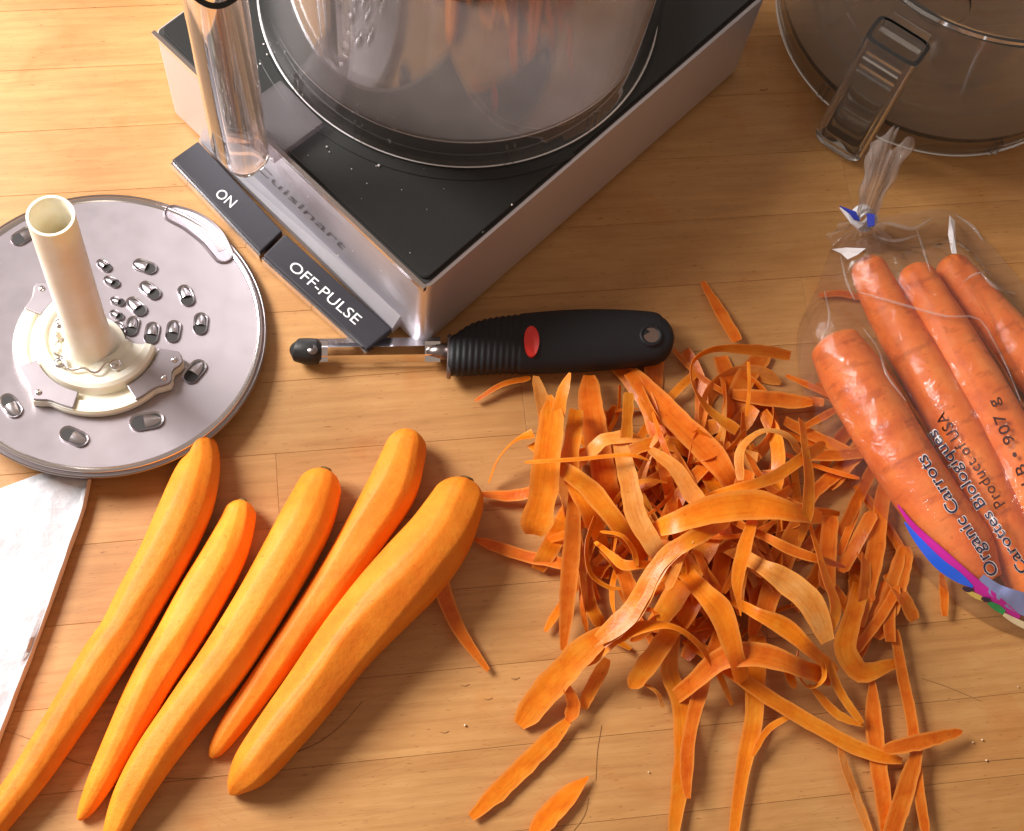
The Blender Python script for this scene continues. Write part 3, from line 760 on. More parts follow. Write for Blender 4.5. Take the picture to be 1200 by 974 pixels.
# ------------------------------------------------------------------ carrots
def carrot(pts, mats, name, label, group, zoff=0.0, facet=11, blend=1.0, seed=1, n=72, lump=0.0, scar=True, cat='carrot', blunt=1.0):
    """pts: (px, py, half width px [, z axis]) from crown to tip"""
    rr = random.Random(seed)
    ctr = []
    for q in pts:
        x, y, hw = q[:3]; z = q[3] if len(q) > 3 else None
        z0 = .014 if z is None else z
        m = 1 / (P(x + 1, y, z0) - P(x, y, z0)).length
        r = hw / m
        zz_ = (r * 1.0 + zoff) if z is None else z
        c = P(x, y, max(zz_, .003)); ctr.append((c.x, c.y, c.z, r))
    if blunt:
        rb = ctr[2][3]; ctr[0] = (*ctr[0][:2], ctr[2][2], rb * .80); ctr[2] = (*ctr[2][:3], rb * 1.03); del ctr[1]
    dn = catmull(ctr, 600); tot = sum((Vector(a[:3]) - Vector(b[:3])).length for a, b in zip(dn, dn[1:]))
    D = dn[0][3] * blunt; q = []
    for i in range(n):
        u = i / (n - 1); nc = 16
        d = D * (i / nc) ** 1.6 if i < nc and blunt else ((D if blunt else 0) + (tot - (D if blunt else 0)) * ((i - nc) / (n - 1 - nc) if blunt else u))
        x = min(max(d / tot, 0), 1) * 599; j = min(int(x), 598); w_ = x - j
        p_ = [a + (b - a) * w_ for a, b in zip(dn[j], dn[j + 1])]
        if blunt and d < D: p_[3] *= max(.10, math.sqrt(max(0, 1 - (1 - d / D) ** 2.0)))
        q.append(p_)
    v = []; f = []; nk = facet * 4
    base = sorted(2 * math.pi * (k + rr.uniform(-.28, .28)) / facet for k in range(facet))
    tw = rr.uniform(-.25, .25); ph = rr.random() * 6
    for i, (x, y, z, r) in enumerate(q):
        c = Vector((x, y, z)); t = (Vector(q[min(max(i, 16) + 1, n - 1)][:3]) - Vector(q[max(i - 1, 0)][:3])).normalized()
        s = t.cross(Vector((0, 0, 1))).normalized(); w = s.cross(t)
        bs = [b + .30 * noise.noise(Vector((j * 7.3 + ph, i * .055, 2))) for j, b in enumerate(base)]
        for k in range(nk):
            j, sub = divmod(k, 4)
            lo = bs[j]; hi = bs[(j + 1) % facet] + (2 * math.pi if j == facet - 1 else 0)
            a_ = lo + (hi - lo) * (.07, .36, .64, .93)[sub]
            half = (hi - lo) / 2; d = a_ - (lo + hi) / 2
            a = a_ + tw * i / n
            poly = math.cos(half) / math.cos(d)
            k_ = 1 + (poly - 1) * blend
            nz = noise.noise(Vector((math.cos(a) * 1.3 + ph, math.sin(a) * 1.3, i * .16)))
            rad = r * k_ * (1.045 + .012 * nz)
            if lump: rad *= 1 + lump * noise.noise(Vector((math.cos(a) * .6 + ph, math.sin(a) * .6 + 3, i * .33)))
            p = c + (s * math.cos(a) + w * math.sin(a)) * rad
            v.append(p)
    for i in range(n - 1):
        for k in range(nk): f.append((i * nk + k, i * nk + (k + 1) % nk, (i + 1) * nk + (k + 1) % nk, (i + 1) * nk + k))
    f += [tuple(range(nk)), tuple((n - 1) * nk + k for k in range(nk))]
    low = min(p.z for p in v)
    c0 = Vector(q[n // 2][:3]); root = thing(name, label, cat, Vector((c0.x, c0.y, max(low, 0))), group)
    ob_ = mesh('root_flesh' if mats is CARROT else 'root_skin', v, f, mats, root, True, None, False, R(38))
    at = ob_.data.attributes.new('strip', 'FLOAT_VECTOR', 'POINT'); buf = []
    for i in range(n):
        for k in range(nk): buf += [i + seed * 13.0, math.cos(2 * math.pi * k / nk), math.sin(2 * math.pi * k / nk)]
    at.data.foreach_set('vector', buf)
    if scar:
        a, b = Vector(q[0][:3]), Vector(q[16][:3]); d = (a - b).normalized()
        M = Matrix.Translation(a - d * .0004) @ Vector((0, 0, 1)).rotation_difference(d).to_matrix().to_4x4(); r0 = q[16][3] * .30
        MB().lathe([(r0, 0), (r0 * .85, .0010), (r0 * .4, .0006), (0, .0011)], 18, M).build('stem_scar', SCAR, root, True)
    return root
def cc(l): return [(x / 2, 490 + y / 2, h / 2) for x, y, h in l]
G5 = 'peeled carrots side by side on the table'
carrot(cc([(470, 47, 14), (477, 62, 28), (472, 95, 41), (456, 150, 55), (430, 222, 62), (380, 330, 60), (325, 430, 57), (285, 505, 54), (244, 565, 55), (165, 690, 50), (75, 830, 44), (0, 930, 38), (-70, 1030, 30), (-130, 1120, 14)]), CARROT, 'peeled_carrot', 'peeled orange carrot nearest the steel disc, longest and running off the left corner', G5, seed=11, scar=False)
carrot(cc([(571, 200, 16), (566, 212, 27), (556, 245, 40), (527, 315, 52), (478, 405, 57), (418, 515, 54), (355, 620, 49), (298, 730, 43), (240, 842, 33), (202, 915, 20), (184, 941, 6)]), CARROT, 'peeled_carrot', 'short peeled carrot second from the disc, ending in a small nub tip', G5, seed=12)
carrot(cc([(765, 130, 22), (757, 143, 38), (742, 180, 53), (712, 250, 64), (652, 362, 64), (583, 480, 62), (512, 590, 60), (432, 695, 54), (360, 795, 50), (305, 890, 42), (268, 975, 28), (250, 1020, 10)]), CARROT, 'peeled_carrot', 'peeled carrot in the middle of the five with a dark stem scar', G5, seed=13)
carrot(cc([(962, 38, 20), (958, 52, 34), (945, 90, 50), (916, 168, 60), (862, 260, 55), (790, 372, 47), (708, 490, 41), (615, 620, 36), (548, 715, 31), (508, 775, 20), (494, 794, 7)]), CARROT, 'peeled_carrot', 'thin darker peeled carrot tucked between two thicker carrots with its crown farthest out', G5, seed=14, scar=False)
carrot(cc([(1092, 155, 24), (1084, 172, 44), (1068, 212, 64), (1030, 282, 77), (965, 360, 82), (893, 438, 79), (810, 535, 72), (735, 635, 66), (658, 735, 60), (592, 820, 50), (555, 862, 27), (541, 880, 7)]), CARROT, 'peeled_carrot', 'thickest peeled carrot with a swollen shoulder nearest the heap of peels', G5, seed=15)

GB = 'unpeeled carrots inside the plastic bag'
bagc = []
BAG = [([(972, 394, 22), (977, 402, 32), (1004, 448, 34), (1043, 515, 35), (1090, 588, 34), (1133, 642, 30), (1160, 681, 15)], .020, 'thick unpeeled carrot at the open edge of the bag with a blunt cut end'),
       ([(1012, 302, 9), (1016, 311, 19), (1040, 362, 23), (1080, 430, 27), (1122, 505, 28), (1162, 590, 28), (1205, 680, 24), (1225, 720, 10)], .018, 'unpeeled carrot in the bag lying second, its narrow end just below the knot'),
       ([(1066, 311, 8), (1072, 320, 18), (1100, 374, 25), (1140, 446, 30), (1187, 530, 31), (1235, 620, 33), (1270, 690, 15)], .021, 'unpeeled carrot in the bag carrying the dark stamped lettering'),
       ([(1106, 303, 10), (1114, 310, 18), (1150, 358, 23), (1197, 412, 26), (1252, 480, 28), (1310, 560, 28), (1340, 610, 10)], .017, 'unpeeled carrot in the bag farthest from the peels, under the crumpled corner')]
for k, (q, z, lab) in enumerate(BAG):
    bagc.append((q, z)); carrot([(x, y, h, max(z, .006)) for x, y, h in q], CARROT_RAW, 'unpeeled_carrot', lab, GB, facet=15, blend=.25, seed=31 + k, lump=.022, blunt=(.5 if k == 0 else .9), scar=False)

# ------------------------------------------------------------------ bag of film over those carrots
poly = [(1012, 258), (1060, 250), (1113, 246), (1160, 285), (1210, 345), (1290, 440), (1345, 580), (1310, 740), (1255, 752), (1196, 746), (1138, 719), (1079, 671), (1034, 615), (988, 556), (950, 486), (934, 398), (958, 335), (977, 289)]
pw = catmull([tuple(P(x, y, .002)) for x, y in poly + poly[:1]], 210)[:-1]
pw = [Vector(p) for p in pw]; nb = len(pw)
segs = []
for q, z in bagc:
    qq = []
    for x, y, h in q:
        m = 1 / (P(x + 1, y, z) - P(x, y, z)).length; c = P(x, y, z); qq.append((c.x, c.y, c.z, h / m))
    segs.append(catmull(qq, 60))
def obst(p):
    best = .0012
    for s_ in segs:
        for x, y, z, r in s_:
            d2 = (p.x - x) ** 2 + (p.y - y) ** 2; rr_ = r * 1.09 + .0010
            if d2 < rr_ * rr_: best = max(best, z + math.sqrt(rr_ * rr_ - d2) + .0007)
    return best
cen = P(1150, 500, .002); NR = 76
gv = []; ob = []
for i in range(NR + 1):
    s_ = i / NR
    for k in range(nb):
        p = cen + (pw[k] - cen) * (1 - s_) ** 0.9 if i < NR else cen.copy()
        p = Vector((p.x, p.y, 0)); gv.append(p); ob.append(.0015 if i == 0 else obst(p))
hgt = ob[:]
for it in range(60):
    nh = hgt[:]
    for i in range(1, NR):
        for k in range(nb):
            a = (hgt[(i - 1) * nb + k] + hgt[(i + 1) * nb + k] + hgt[i * nb + (k + 1) % nb] + hgt[i * nb + k - 1]) / 4
            nh[i * nb + k] = max(ob[i * nb + k], a)
    for k in range(nb): nh[NR * nb + k] = nh[(NR - 1) * nb]
    hgt = nh
for j, p in enumerate(gv):
    w = noise.ridged_multi_fractal(Vector((p.x * 45, p.y * 45, 1.5)), 1.0, 2.1, 3, 1.0, 2.0) * .0006
    w2 = noise.noise(Vector((p.x * 90 + 4, p.y * 90, 7))) * .0007
    slack = min(1, (hgt[j] - ob[j]) / .004)
    p.z = hgt[j] + ((w + w2 + .0006) * (.4 + 2.6 * slack) if j >= nb else 0)
gf = [(i * nb + k, i * nb + (k + 1) % nb, (i + 1) * nb + (k + 1) % nb, (i + 1) * nb + k) for i in range(NR) for k in range(nb)]
bag = thing('carrot_bag', 'clear printed plastic bag of unpeeled carrots tied with a white and blue tie', 'plastic bag', P(1120, 480, 0))
film = mesh('film', gv, gf, FILM, bag, True)
bvh = BVHTree.FromPolygons([tuple(p) for p in gv], gf)
def drape(x, y, lift):
    """point on the film that shows at photo pixel x, y"""
    a = Vector((0, 0, CAMH)); d = (P(x, y, 0) - a).normalized()
    h = bvh.ray_cast(a, d)
    return (h[0] - d * lift) if h[0] else P(x, y, .003)
def strip(name, pts, m, lift=.0006, n=26):
    q = catmull([(x, y, 0, w) for x, y, w in pts], n); v = []; f = []
    for i, (x, y, _, w) in enumerate(q):
        x2, y2 = q[min(i + 1, n - 1)][:2]; x1, y1 = q[max(i - 1, 0)][:2]; tx, ty = x2 - x1, y2 - y1; l = math.hypot(tx, ty)
        nx, ny = -ty / l, tx / l
        for k in (-1, -.33, .33, 1): v.append(drape(x + nx * w / 2 * k, y + ny * w / 2 * k, lift))
    for i in range(n - 1):
        for k in range(3): f.append((4 * i + k, 4 * i + k + 1, 4 * i + k + 5, 4 * i + k + 4))
    return mesh(name, v, f, m, film, True)
strip('purple_band', [(1052, 592, 2), (1070, 616, 6), (1100, 645, 10), (1140, 683, 14), (1170, 706, 12), (1195, 724, 5)], PURPLE)
strip('blue_band', [(1060, 612, 2), (1078, 636, 9), (1100, 660, 13), (1122, 676, 12), (1140, 688, 3)], BLUE, .0009)
strip('grey_blue_band', [(1150, 676, 8), (1170, 694, 18), (1200, 708, 26), (1240, 722, 26)], PALEBLUE)
strip('green_band', [(1158, 706, 4), (1168, 712, 8), (1177, 718, 6)], GREEN, .0010)
strip('cream_band', [(1176, 720, 4), (1190, 728, 7), (1210, 737, 8), (1230, 742, 8)], CREAMPRINT, .0010)
strip('yellow_band', [(1133, 693, 3), (1145, 699, 6), (1156, 704, 3)], YELLOW, .0010)
strip('black_band', [(1128, 689, 3), (1134, 691, 6), (1141, 691, 3)], INK, .0012)
strip('black_band', [(1150, 701, 3), (1156, 703, 6), (1161, 703, 3)], INK, .0012)
def film_text(txt, start, end, size, m, lift, off=0.0, sp=1.0):
    tv, tf = text_mesh(txt, off, 0, 0, sp)
    x0 = min(p.x for p in tv); wd = max(p.x for p in tv) - x0
    dx, dy = end[0] - start[0], end[1] - start[1]; l = math.hypot(dx, dy); dx /= l; dy /= l
    ux, uy = dy, -dx                                           # letter-up in the photo (y down)
    sc = l / wd
    v = [drape(start[0] + dx * (p.x - x0) * sc + ux * p.y * size, start[1] + dy * (p.x - x0) * sc + uy * p.y * size, lift) for p in tv]
    return mesh('lettering', v, tf, m, film, False)
film_text('Organic Carrots', (1172, 671), (1084, 531), 21, WHITE, .0008, .035)
film_text('Organic Carrots', (1171, 670), (1084.5, 532), 21, INK, .0012, .004)
film_text('Carottes Biologiques', (1207, 668), (1096, 502), 19, WHITE, .0008, .035)
film_text('Carottes Biologiques', (1206, 667), (1096.5, 503), 19, INK, .0012, .004)
film_text('Product of USA', (1178, 590), (1106, 482), 19, STAMP, .0008, .01, 1.1)
film_text('2 LB \u2022 907 g', (1218, 585), (1168, 466), 19, STAMP, .0008, .012, 1.1)
# crumpled creases, their glints painted in as near-white and hazier film
FILM2 = mat('crease_glint', (0.85, 0.82, 0.84), 0.15, 0.0)
def shard(pts, name='crease_glint'):
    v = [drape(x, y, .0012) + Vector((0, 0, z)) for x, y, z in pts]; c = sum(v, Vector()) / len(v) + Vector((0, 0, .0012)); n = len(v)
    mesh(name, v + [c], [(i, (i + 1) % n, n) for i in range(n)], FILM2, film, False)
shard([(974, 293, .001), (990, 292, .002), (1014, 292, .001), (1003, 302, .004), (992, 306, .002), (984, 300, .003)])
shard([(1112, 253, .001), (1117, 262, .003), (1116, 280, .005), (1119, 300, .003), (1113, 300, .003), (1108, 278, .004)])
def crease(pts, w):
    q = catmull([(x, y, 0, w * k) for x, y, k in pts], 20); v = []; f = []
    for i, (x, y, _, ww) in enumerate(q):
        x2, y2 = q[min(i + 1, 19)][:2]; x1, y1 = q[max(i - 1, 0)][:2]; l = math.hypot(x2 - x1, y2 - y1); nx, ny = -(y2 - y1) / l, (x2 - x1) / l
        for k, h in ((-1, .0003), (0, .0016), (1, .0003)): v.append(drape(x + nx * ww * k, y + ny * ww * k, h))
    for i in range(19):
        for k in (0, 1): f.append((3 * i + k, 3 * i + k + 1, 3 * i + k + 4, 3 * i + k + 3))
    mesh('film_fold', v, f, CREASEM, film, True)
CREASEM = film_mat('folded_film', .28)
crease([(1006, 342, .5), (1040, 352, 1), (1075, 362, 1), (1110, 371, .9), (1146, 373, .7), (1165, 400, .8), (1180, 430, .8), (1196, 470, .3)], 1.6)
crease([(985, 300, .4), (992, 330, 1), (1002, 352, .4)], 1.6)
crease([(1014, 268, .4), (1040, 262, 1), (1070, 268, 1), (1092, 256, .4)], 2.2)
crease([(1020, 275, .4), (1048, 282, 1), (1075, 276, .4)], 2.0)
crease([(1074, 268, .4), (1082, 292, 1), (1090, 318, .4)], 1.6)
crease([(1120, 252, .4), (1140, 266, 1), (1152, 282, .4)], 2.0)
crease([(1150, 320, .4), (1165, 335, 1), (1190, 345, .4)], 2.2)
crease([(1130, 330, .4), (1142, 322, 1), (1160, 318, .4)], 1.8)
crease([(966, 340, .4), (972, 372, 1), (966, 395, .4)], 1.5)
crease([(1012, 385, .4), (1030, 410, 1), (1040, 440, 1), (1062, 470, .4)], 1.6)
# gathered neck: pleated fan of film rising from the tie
nk_a, nk_b = P(1005, 283, .007), P(1040, 175, .055)
v = []; f = []; nu, nw = 34, 72
for i in range(nu):
    u = i / (nu - 1)
    c = nk_a.lerp(nk_b, u); r = .0050 + .0052 * max(0, u - .2) ** 1.2
    if u < .24: r += .0125 * (1 - u / .24) ** 1.6
    for k in range(nw):
        a = 2 * math.pi * k / nw
        pl_ = 1 + .34 * math.sin(9 * a + 1.5 * u) * (.35 + .65 * u) + .16 * math.sin(17 * a + 2) * u
        v.append(c + Vector((0, 0, .0012 * math.sin(13 * a + 9 * u))) + Vector((math.cos(a) * r * pl_ * (1 + .10 * math.sin(22 * u + 3 * a)), math.sin(a) * r * pl_ * .45, math.sin(a) * r * pl_ * .75 + .010 * u * u * math.sin(4 * a + 1) + .004 * u * math.sin(11 * a))))
for i in range(nu - 1):
    for k in range(nw): f.append((i * nw + k, i * nw + (k + 1) % nw, (i + 1) * nw + (k + 1) % nw, (i + 1) * nw + k))
mesh('gathered_neck', v, f, NECK, bag, True)
tie = thing('bag_tie', 'white tie with blue print wrapped around the neck of the plastic bag', 'tie', P(1006, 258, 0))
tz = .018
ring = MB().lathe([(.0062, -.0045), (.0072, -.0045), (.0072, .0045), (.0062, .0045)], 24, Matrix.Translation(P(1012, 256, tz - .003)) @ Matrix.Rotation(R(60), 4, 'X') @ Matrix.Rotation(R(18), 4, 'Y'), closed=True).build('tie_loop', TIEWHITE, tie, True, R(40))
def ribbon_quad(pts, m, name):
    v = [P(x, y, z) for x, y, z in pts]; n = len(v)
    MB().add(v + [p - Vector((0, 0, .0008)) for p in v], [tuple(range(n)), tuple(range(2 * n - 1, n - 1, -1))] + [(i, (i + 1) % n, n + (i + 1) % n, n + i) for i in range(n)]).build(name, m, tie)
ribbon_quad([(984, 243, .022), (992, 245, .023), (1006, 256, .021), (1012, 264, .019), (1006, 268, .018), (998, 262, .020)], TIEWHITE, 'tie_end')
ribbon_quad([(984, 241, .0235), (1003, 248, .024), (1008, 259, .0225), (1001, 257, .0235), (996, 250, .024)], TIEBLUE, 'tie_print')
ribbon_quad([(1016, 250, .024), (1025, 251, .025), (1025, 264, .0235), (1017, 266, .022)], TIEBLUE, 'tie_print')

# ------------------------------------------------------------------ paper towel
tw_poly = [(106, 561), (101, 590), (80, 650), (45, 745), (0, 862), (-60, 1000), (-330, 960), (-280, 700), (-150, 600), (-60, 580), (0, 571), (48, 553), (75, 552)]
def slab(polypx, z0, z1, name, parent, wav, inset_=0.0):
    cs = [P(x, y, z1) for x, y in polypx]; q = []
    for a, b in zip(cs, cs[1:] + cs[:1]):
        m_ = max(2, int((b - a).length / .004)); q += [a.lerp(b, i / m_) for i in range(m_)]
    n = len(q); c = sum(q, Vector()) / n; v = []; f = []
    prof = [(1.0, z0), (1.004, z0 + (z1 - z0) * .35), (1.0, z0 + (z1 - z0) * .8), (.992, z1)] + [(k, z1) for k in (.97, .94, .91, .88, .84, .80, .75, .69, .62, .55, .48, .40, .33, .26, .18, .06)]
    for s_, z in prof:
        for p in q:
            d = p - c
            wv = 1 + wav * noise.noise(Vector((p.x * 95, p.y * 95, z * 200)))
            o = c + d * s_ * wv
            h = z + (noise.noise(Vector((o.x * 22, o.y * 22, 3))) * .0044 + noise.noise(Vector((o.x * 75, o.y * 75, 9))) * .0013 if s_ < .97 else 0)
            v.append(Vector((o.x, o.y, h)))
    for i in range(len(prof) - 1):
        for k in range(n): f.append((i * n + k, i * n + (k + 1) % n, (i + 1) * n + (k + 1) % n, (i + 1) * n + k))
    f += [tuple(range(n)), tuple((len(prof) - 1) * n + k for k in range(n))]
    return mesh(name, v, f, CLOTH, parent, True, None, False, R(60))
tow = thing('paper_towel', 'white folded paper towel lying at the left edge under the steel disc', 'paper towel', P(20, 650, 0))
slab([(97, 566), (-76, 1040), (-420, 930), (-210, 596), (0, 572), (48, 554), (66, 553)], .0006, .0034, 'under_layer', tow, .002)
slab([(104, 561), (99, 590), (78, 650), (44, 745), (-1, 862), (-62, 1020), (-300, 950), (-130, 760), (0, 606), (44, 562), (70, 556)], .0010, .0072, 'top_fold', tow, .012)

# ------------------------------------------------------------------ peels
def peel(pts, label, group=None, skin=0.3, pale=False, n=26, thick=.00055, seed=0, name='carrot_peel', cup=.13, parent=None, world_pts=False, ragged=.15):
    """pts: (px, py, z cm, width px, roll deg)"""
    rr = random.Random(seed * 7 + 5)
    ctr = []
    for q in pts:
        x, y, z, w = q[:4]; roll = q[4] if len(q) > 4 else 0
        if world_pts: ctr.append((x, y, z, w, roll)); continue
        zz_ = z / 100 + .0012; c = P(x, y, zz_); m = 1 / (P(x + 1, y, zz_) - P(x, y, zz_)).length
        ctr.append((c.x, c.y, c.z, w * (.9 if w > 14 else 1) / m / 2, roll))
    q = catmull(ctr, n); v = []; f = []; mi = []
    nw = 5; ph = rr.random() * 50; e0, e1 = rr.choice((.75, .55, .25, .8)), rr.choice((.75, .5, .2, .85)); el = n * rr.choice((.06, .10, .22))
    for i in range(n):
        x, y, z, w, roll = q[i]; c = Vector((x, y, z)); w = max(w, .0006)
        t = (Vector(q[min(i + 1, n - 1)][:3]) - Vector(q[max(i - 1, 0)][:3])).normalized()
        s_ = t.cross(Vector((0, 0, 1)))
        if s_.length < .2: s_ = t.cross(Vector((.3, 1, 0)))
        s_.normalize(); up = s_.cross(t)
        a = R(roll); s2 = s_ * math.cos(a) + up * math.sin(a); u2 = up * math.cos(a) - s_ * math.sin(a)
        e = min(i, n - 1 - i) / el; ek = e0 if i < n / 2 else e1; endk = ek + (1 - ek) * min(1, e) ** .7
        l_ = 1 + ragged * noise.noise(Vector((i * .45, ph, 0))); r_ = 1 + ragged * noise.noise(Vector((i * .45, ph + 9, 0)))
        for side in (1, -1):
            for k in range(nw):
                b = -1 + 2 * k / (nw - 1)
                th = thick * .5 * (1 - .75 * b * b)
                p = c + s2 * b * w * endk * (r_ if b > 0 else l_) + u2 * (cup * w * (b * b - .4) + side * th)
                p.z = max(p.z, .0004 + (.0004 if side > 0 else 0))
                v.append(p)
    st = 2 * nw
    for i in range(n - 1):
        for k in range(nw - 1):
            f.append((i * st + k, i * st + k + 1, (i + 1) * st + k + 1, (i + 1) * st + k)); mi.append(0)
            f.append((i * st + nw + k, (i + 1) * st + nw + k, (i + 1) * st + nw + k + 1, i * st + nw + k + 1)); mi.append(1)
        for k in (0, nw - 1):
            f.append((i * st + k, (i + 1) * st + k, (i + 1) * st + nw + k, i * st + nw + k)); mi.append(0)
    for i in (0, n - 1):
        for k in range(nw - 1): f.append((i * st + k, i * st + k + 1, i * st + nw + k + 1, i * st + nw + k)); mi.append(0)
    inner = PEEL_PALE if pale else PEEL_IN
    mats_ = [PEEL_SKIN, inner] if skin > .5 else [inner, PEEL_SKIN]
    o = mesh(name, v, f, mats_, None, True, mi, False, R(42))
    at = o.data.attributes.new('strip', 'FLOAT_VECTOR', 'POINT'); buf = []
    for i in range(n):
        for side in (1, -1):
            for k in range(nw): buf += [i * .22 + ph, -1 + 2 * k / (nw - 1), side * 3.0 + ph]
    at.data.foreach_set('vector', buf)
    tag(o, label, 'carrot peel', group)
    return o

GH = 'carrot peels tangled in the heap'
# heap filling: a mound of tangled ribbons (height falls off from the middle)
fr_ = random.Random(21)
def mound(x, y):
    d = math.hypot((x - 800) / 185, (y - 605) / 165); return max(0.0, 1 - d * d)
FILL = 105
for k in range(FILL):
    while True:
        x, y = fr_.gauss(805, 80), fr_.gauss(600, 78)
        if mound(x, y) > .02 and not (x > 940 and y < 640): break
    m = mound(x, y); top_ = 3.4 * m
    z = top_ * (k / FILL) ** .8 * fr_.uniform(.55, 1.0) + .1
    ang = fr_.gauss(math.pi / 2, .75); ln = fr_.uniform(90, 190); w = fr_.uniform(14, 32) if fr_.random() < .72 else fr_.uniform(5, 11)
    bend = fr_.gauss(0, 1.1); q = []; roll0 = fr_.gauss(0, 30); rollv = fr_.gauss(0, 60)
    for i in range(6):
        u = i / 5 - .5; a = ang + bend * u
        xx = x + math.cos(ang + bend * u * .5) * ln * u; yy = y + math.sin(ang + bend * u * .5) * ln * u
        zz_ = min(z + fr_.gauss(0, .35), 3.6 * mound(xx, yy) + .25); q.append((xx, yy, max(.1, zz_), w * (1 - .25 * abs(u)), roll0 + rollv * u))
    sk, pal = fr_.random(), fr_.random() < .18
    kind_ = 'thin thread of carrot peel' if w < 12 else 'pale sided carrot peel' if pal and sk <= .5 else 'rough skin side of a carrot peel' if sk > .5 else 'smooth bright orange carrot peel'
    peel(q, kind_ + ' tangled among others inside the heap', kind_ + ' in the heap', sk, pal, 20, seed=200 + k)
# sparse dark peels on the shaded side towards the bag
for k in range(26):
    x, y = fr_.uniform(945, 1065), fr_.uniform(455, 745)
    if x > 985 + (y - 455) * .33: x -= 60
    ang = fr_.gauss(1.75, .45) if y > 560 else fr_.gauss(.2, .6)
    ln = fr_.uniform(45, 110); w = fr_.uniform(7, 24); bend = fr_.gauss(0, .5); q = []
    r0 = fr_.gauss(0, 15)
    for i in range(5):
        u = i / 4 - .5
        q.append((x + math.cos(ang + bend * u * .5) * ln * u, y + math.sin(ang + bend * u * .5) * ln * u, .15 + .12 * (k % 5) + abs(fr_.gauss(0, .12)), w, r0))
    peel(q, 'orange carrot peel lying in the shade between the heap and the bag', 'carrot peels between the heap and the bag', .9, False, 16, seed=400 + k)

def hand(pts, label, ext=(0, 0), **kw):
    global _hs
    pts = [tuple(q) + ((0,) if len(q) == 4 else ()) for q in pts]
    def more(a, b, e):                     # carry a strip on, down under its neighbours
        l = math.hypot(a[0] - b[0], a[1] - b[1])
        return (a[0] + (a[0] - b[0]) / l * e, a[1] + (a[1] - b[1]) / l * e, max(a[2] - e / 22, .2), a[3], a[4])
    p0, p1 = pts[0], pts[-1]; a, b = more(pts[0], pts[1], ext[0] or 1), more(pts[-1], pts[-2], ext[1] or 1)
    if ext[0]: pts = [a] + pts
    if ext[1]: pts = pts + [b]
    _hs += 1
    return peel(pts, label, None, seed=_hs, **kw)
_hs = 0
hand([(645, 463, 4.2, 16), (646, 490, 4.2, 32), (641, 540, 4.0, 36), (636, 580, 3.2, 38), (628, 615, 2.4, 42)], 'wide bright yellow peel standing at the top edge of the heap below the peeler grip', skin=0, ext=(0, 12))
hand([(628, 441, 4.0, 10, 20), (632, 458, 4.3, 18, 20), (640, 485, 4.1, 22), (643, 520, 3.6, 22)], 'short pale peel tip leaning against the wide bright peel below the peeler', pale=True, skin=0)
hand([(668, 437, 4.6, 5, -15), (661, 455, 4.5, 13, -15), (654, 482, 4.2, 18), (647, 520, 3.6, 20)], 'pointed bright peel tip touching the underside of the peeler handle', skin=0)
hand([(615, 542, 4.6, 5), (680, 538, 4.9, 5), (735, 533, 4.9, 5), (762, 540, 4.6, 4)], 'thin orange thread of peel stretched across the wide bright peel', skin=0, n=20)
hand([(557, 470, .2, 5, 20), (588, 451, .5, 8, 20), (622, 443, .7, 9, 20)], 'thin arched peel lying on the table below the ribbed peeler grip', skin=.9)
hand([(573, 566, .4, 5, 60), (583, 540, 1.2, 8, 70), (602, 518, 1.8, 10, 60), (625, 508, 2.0, 18, 20)], 'curved peel looping out from the edge of the heap nearest the thickest carrot', skin=0)
hand([(562, 579, .3, 10), (600, 581, .5, 15), (640, 573, .8, 16)], 'flat peel poking out of the heap beside the crown of the thickest carrot', skin=.9, ext=(0, 40))
hand([(690, 440, .8, 26), (694, 490, 1.6, 32), (708, 560, 2.2, 32)], 'broad dark orange peel rising from under the middle of the peeler handle', skin=.9, ext=(0, 50))
hand([(738, 436, .6, 26), (785, 485, 1.6, 34), (835, 535, 2.2, 36), (855, 562, 2.2, 26)], 'broad diagonal peel running from the peeler handle into the heap', skin=.9, ext=(0, 50))
hand([(737, 460, 4.6, 13, 10), (735, 490, 4.4, 15, 10), (734, 520, 3.9, 16)], 'short upright stub of pale peel near the top of the heap', skin=0)
hand([(690, 532, 3.2, 14), (708, 516, 3.9, 22, 25), (738, 512, 4.0, 22, 20)], 'pinkish folded peel at the foot of the upright stub', pale=True, skin=0, ext=(30, 10))
hand([(727, 522, 4.1, 20), (736, 560, 4.3, 25, -10), (746, 605, 4.3, 27, -10), (768, 643, 4.2, 26)], 'pale peel hanging straight down through the upper middle of the heap', pale=True, skin=0, ext=(10, 18))
hand([(655, 545, 3.4, 20), (692, 575, 3.6, 27), (728, 620, 3.4, 26)], 'diagonal orange peel under the thin thread of peel', skin=0, ext=(40, 45))
hand([(672, 510, 3.6, 22), (668, 550, 3.3, 24), (690, 600, 3.0, 24)], 'orange peel curving down beside the wide bright yellow peel', skin=0, ext=(30, 50))
hand([(762, 527, 4.3, 14, 20), (790, 548, 4.5, 22, 10), (812, 580, 4.4, 24), (830, 600, 4.3, 20)], 'jagged pale peel near the crest of the heap', pale=True, skin=0, ext=(0, 40))
hand([(792, 612, 4.9, 28), (840, 596, 5.2, 38, -8), (888, 592, 5.2, 38, -8), (930, 600, 4.9, 26)], 'widest flat bright peel lying across the crest of the heap', skin=0, ext=(28, 34))
hand([(868, 563, 4.4, 10, 40), (868, 528, 4.8, 17, 55), (893, 506, 5.0, 18, 55), (922, 511, 5.0, 18, 40), (938, 532, 4.7, 14, 30)], 'pale pink curl looped like a ring on the bag side of the heap', pale=True, skin=0)
hand([(943, 522, 4.8, 12, 30), (948, 560, 4.7, 18, 30), (946, 600, 4.4, 18, 20), (938, 634, 4.0, 7)], 'upright peel with a tapered end on the bag side of the heap', skin=0, ext=(30, 0))
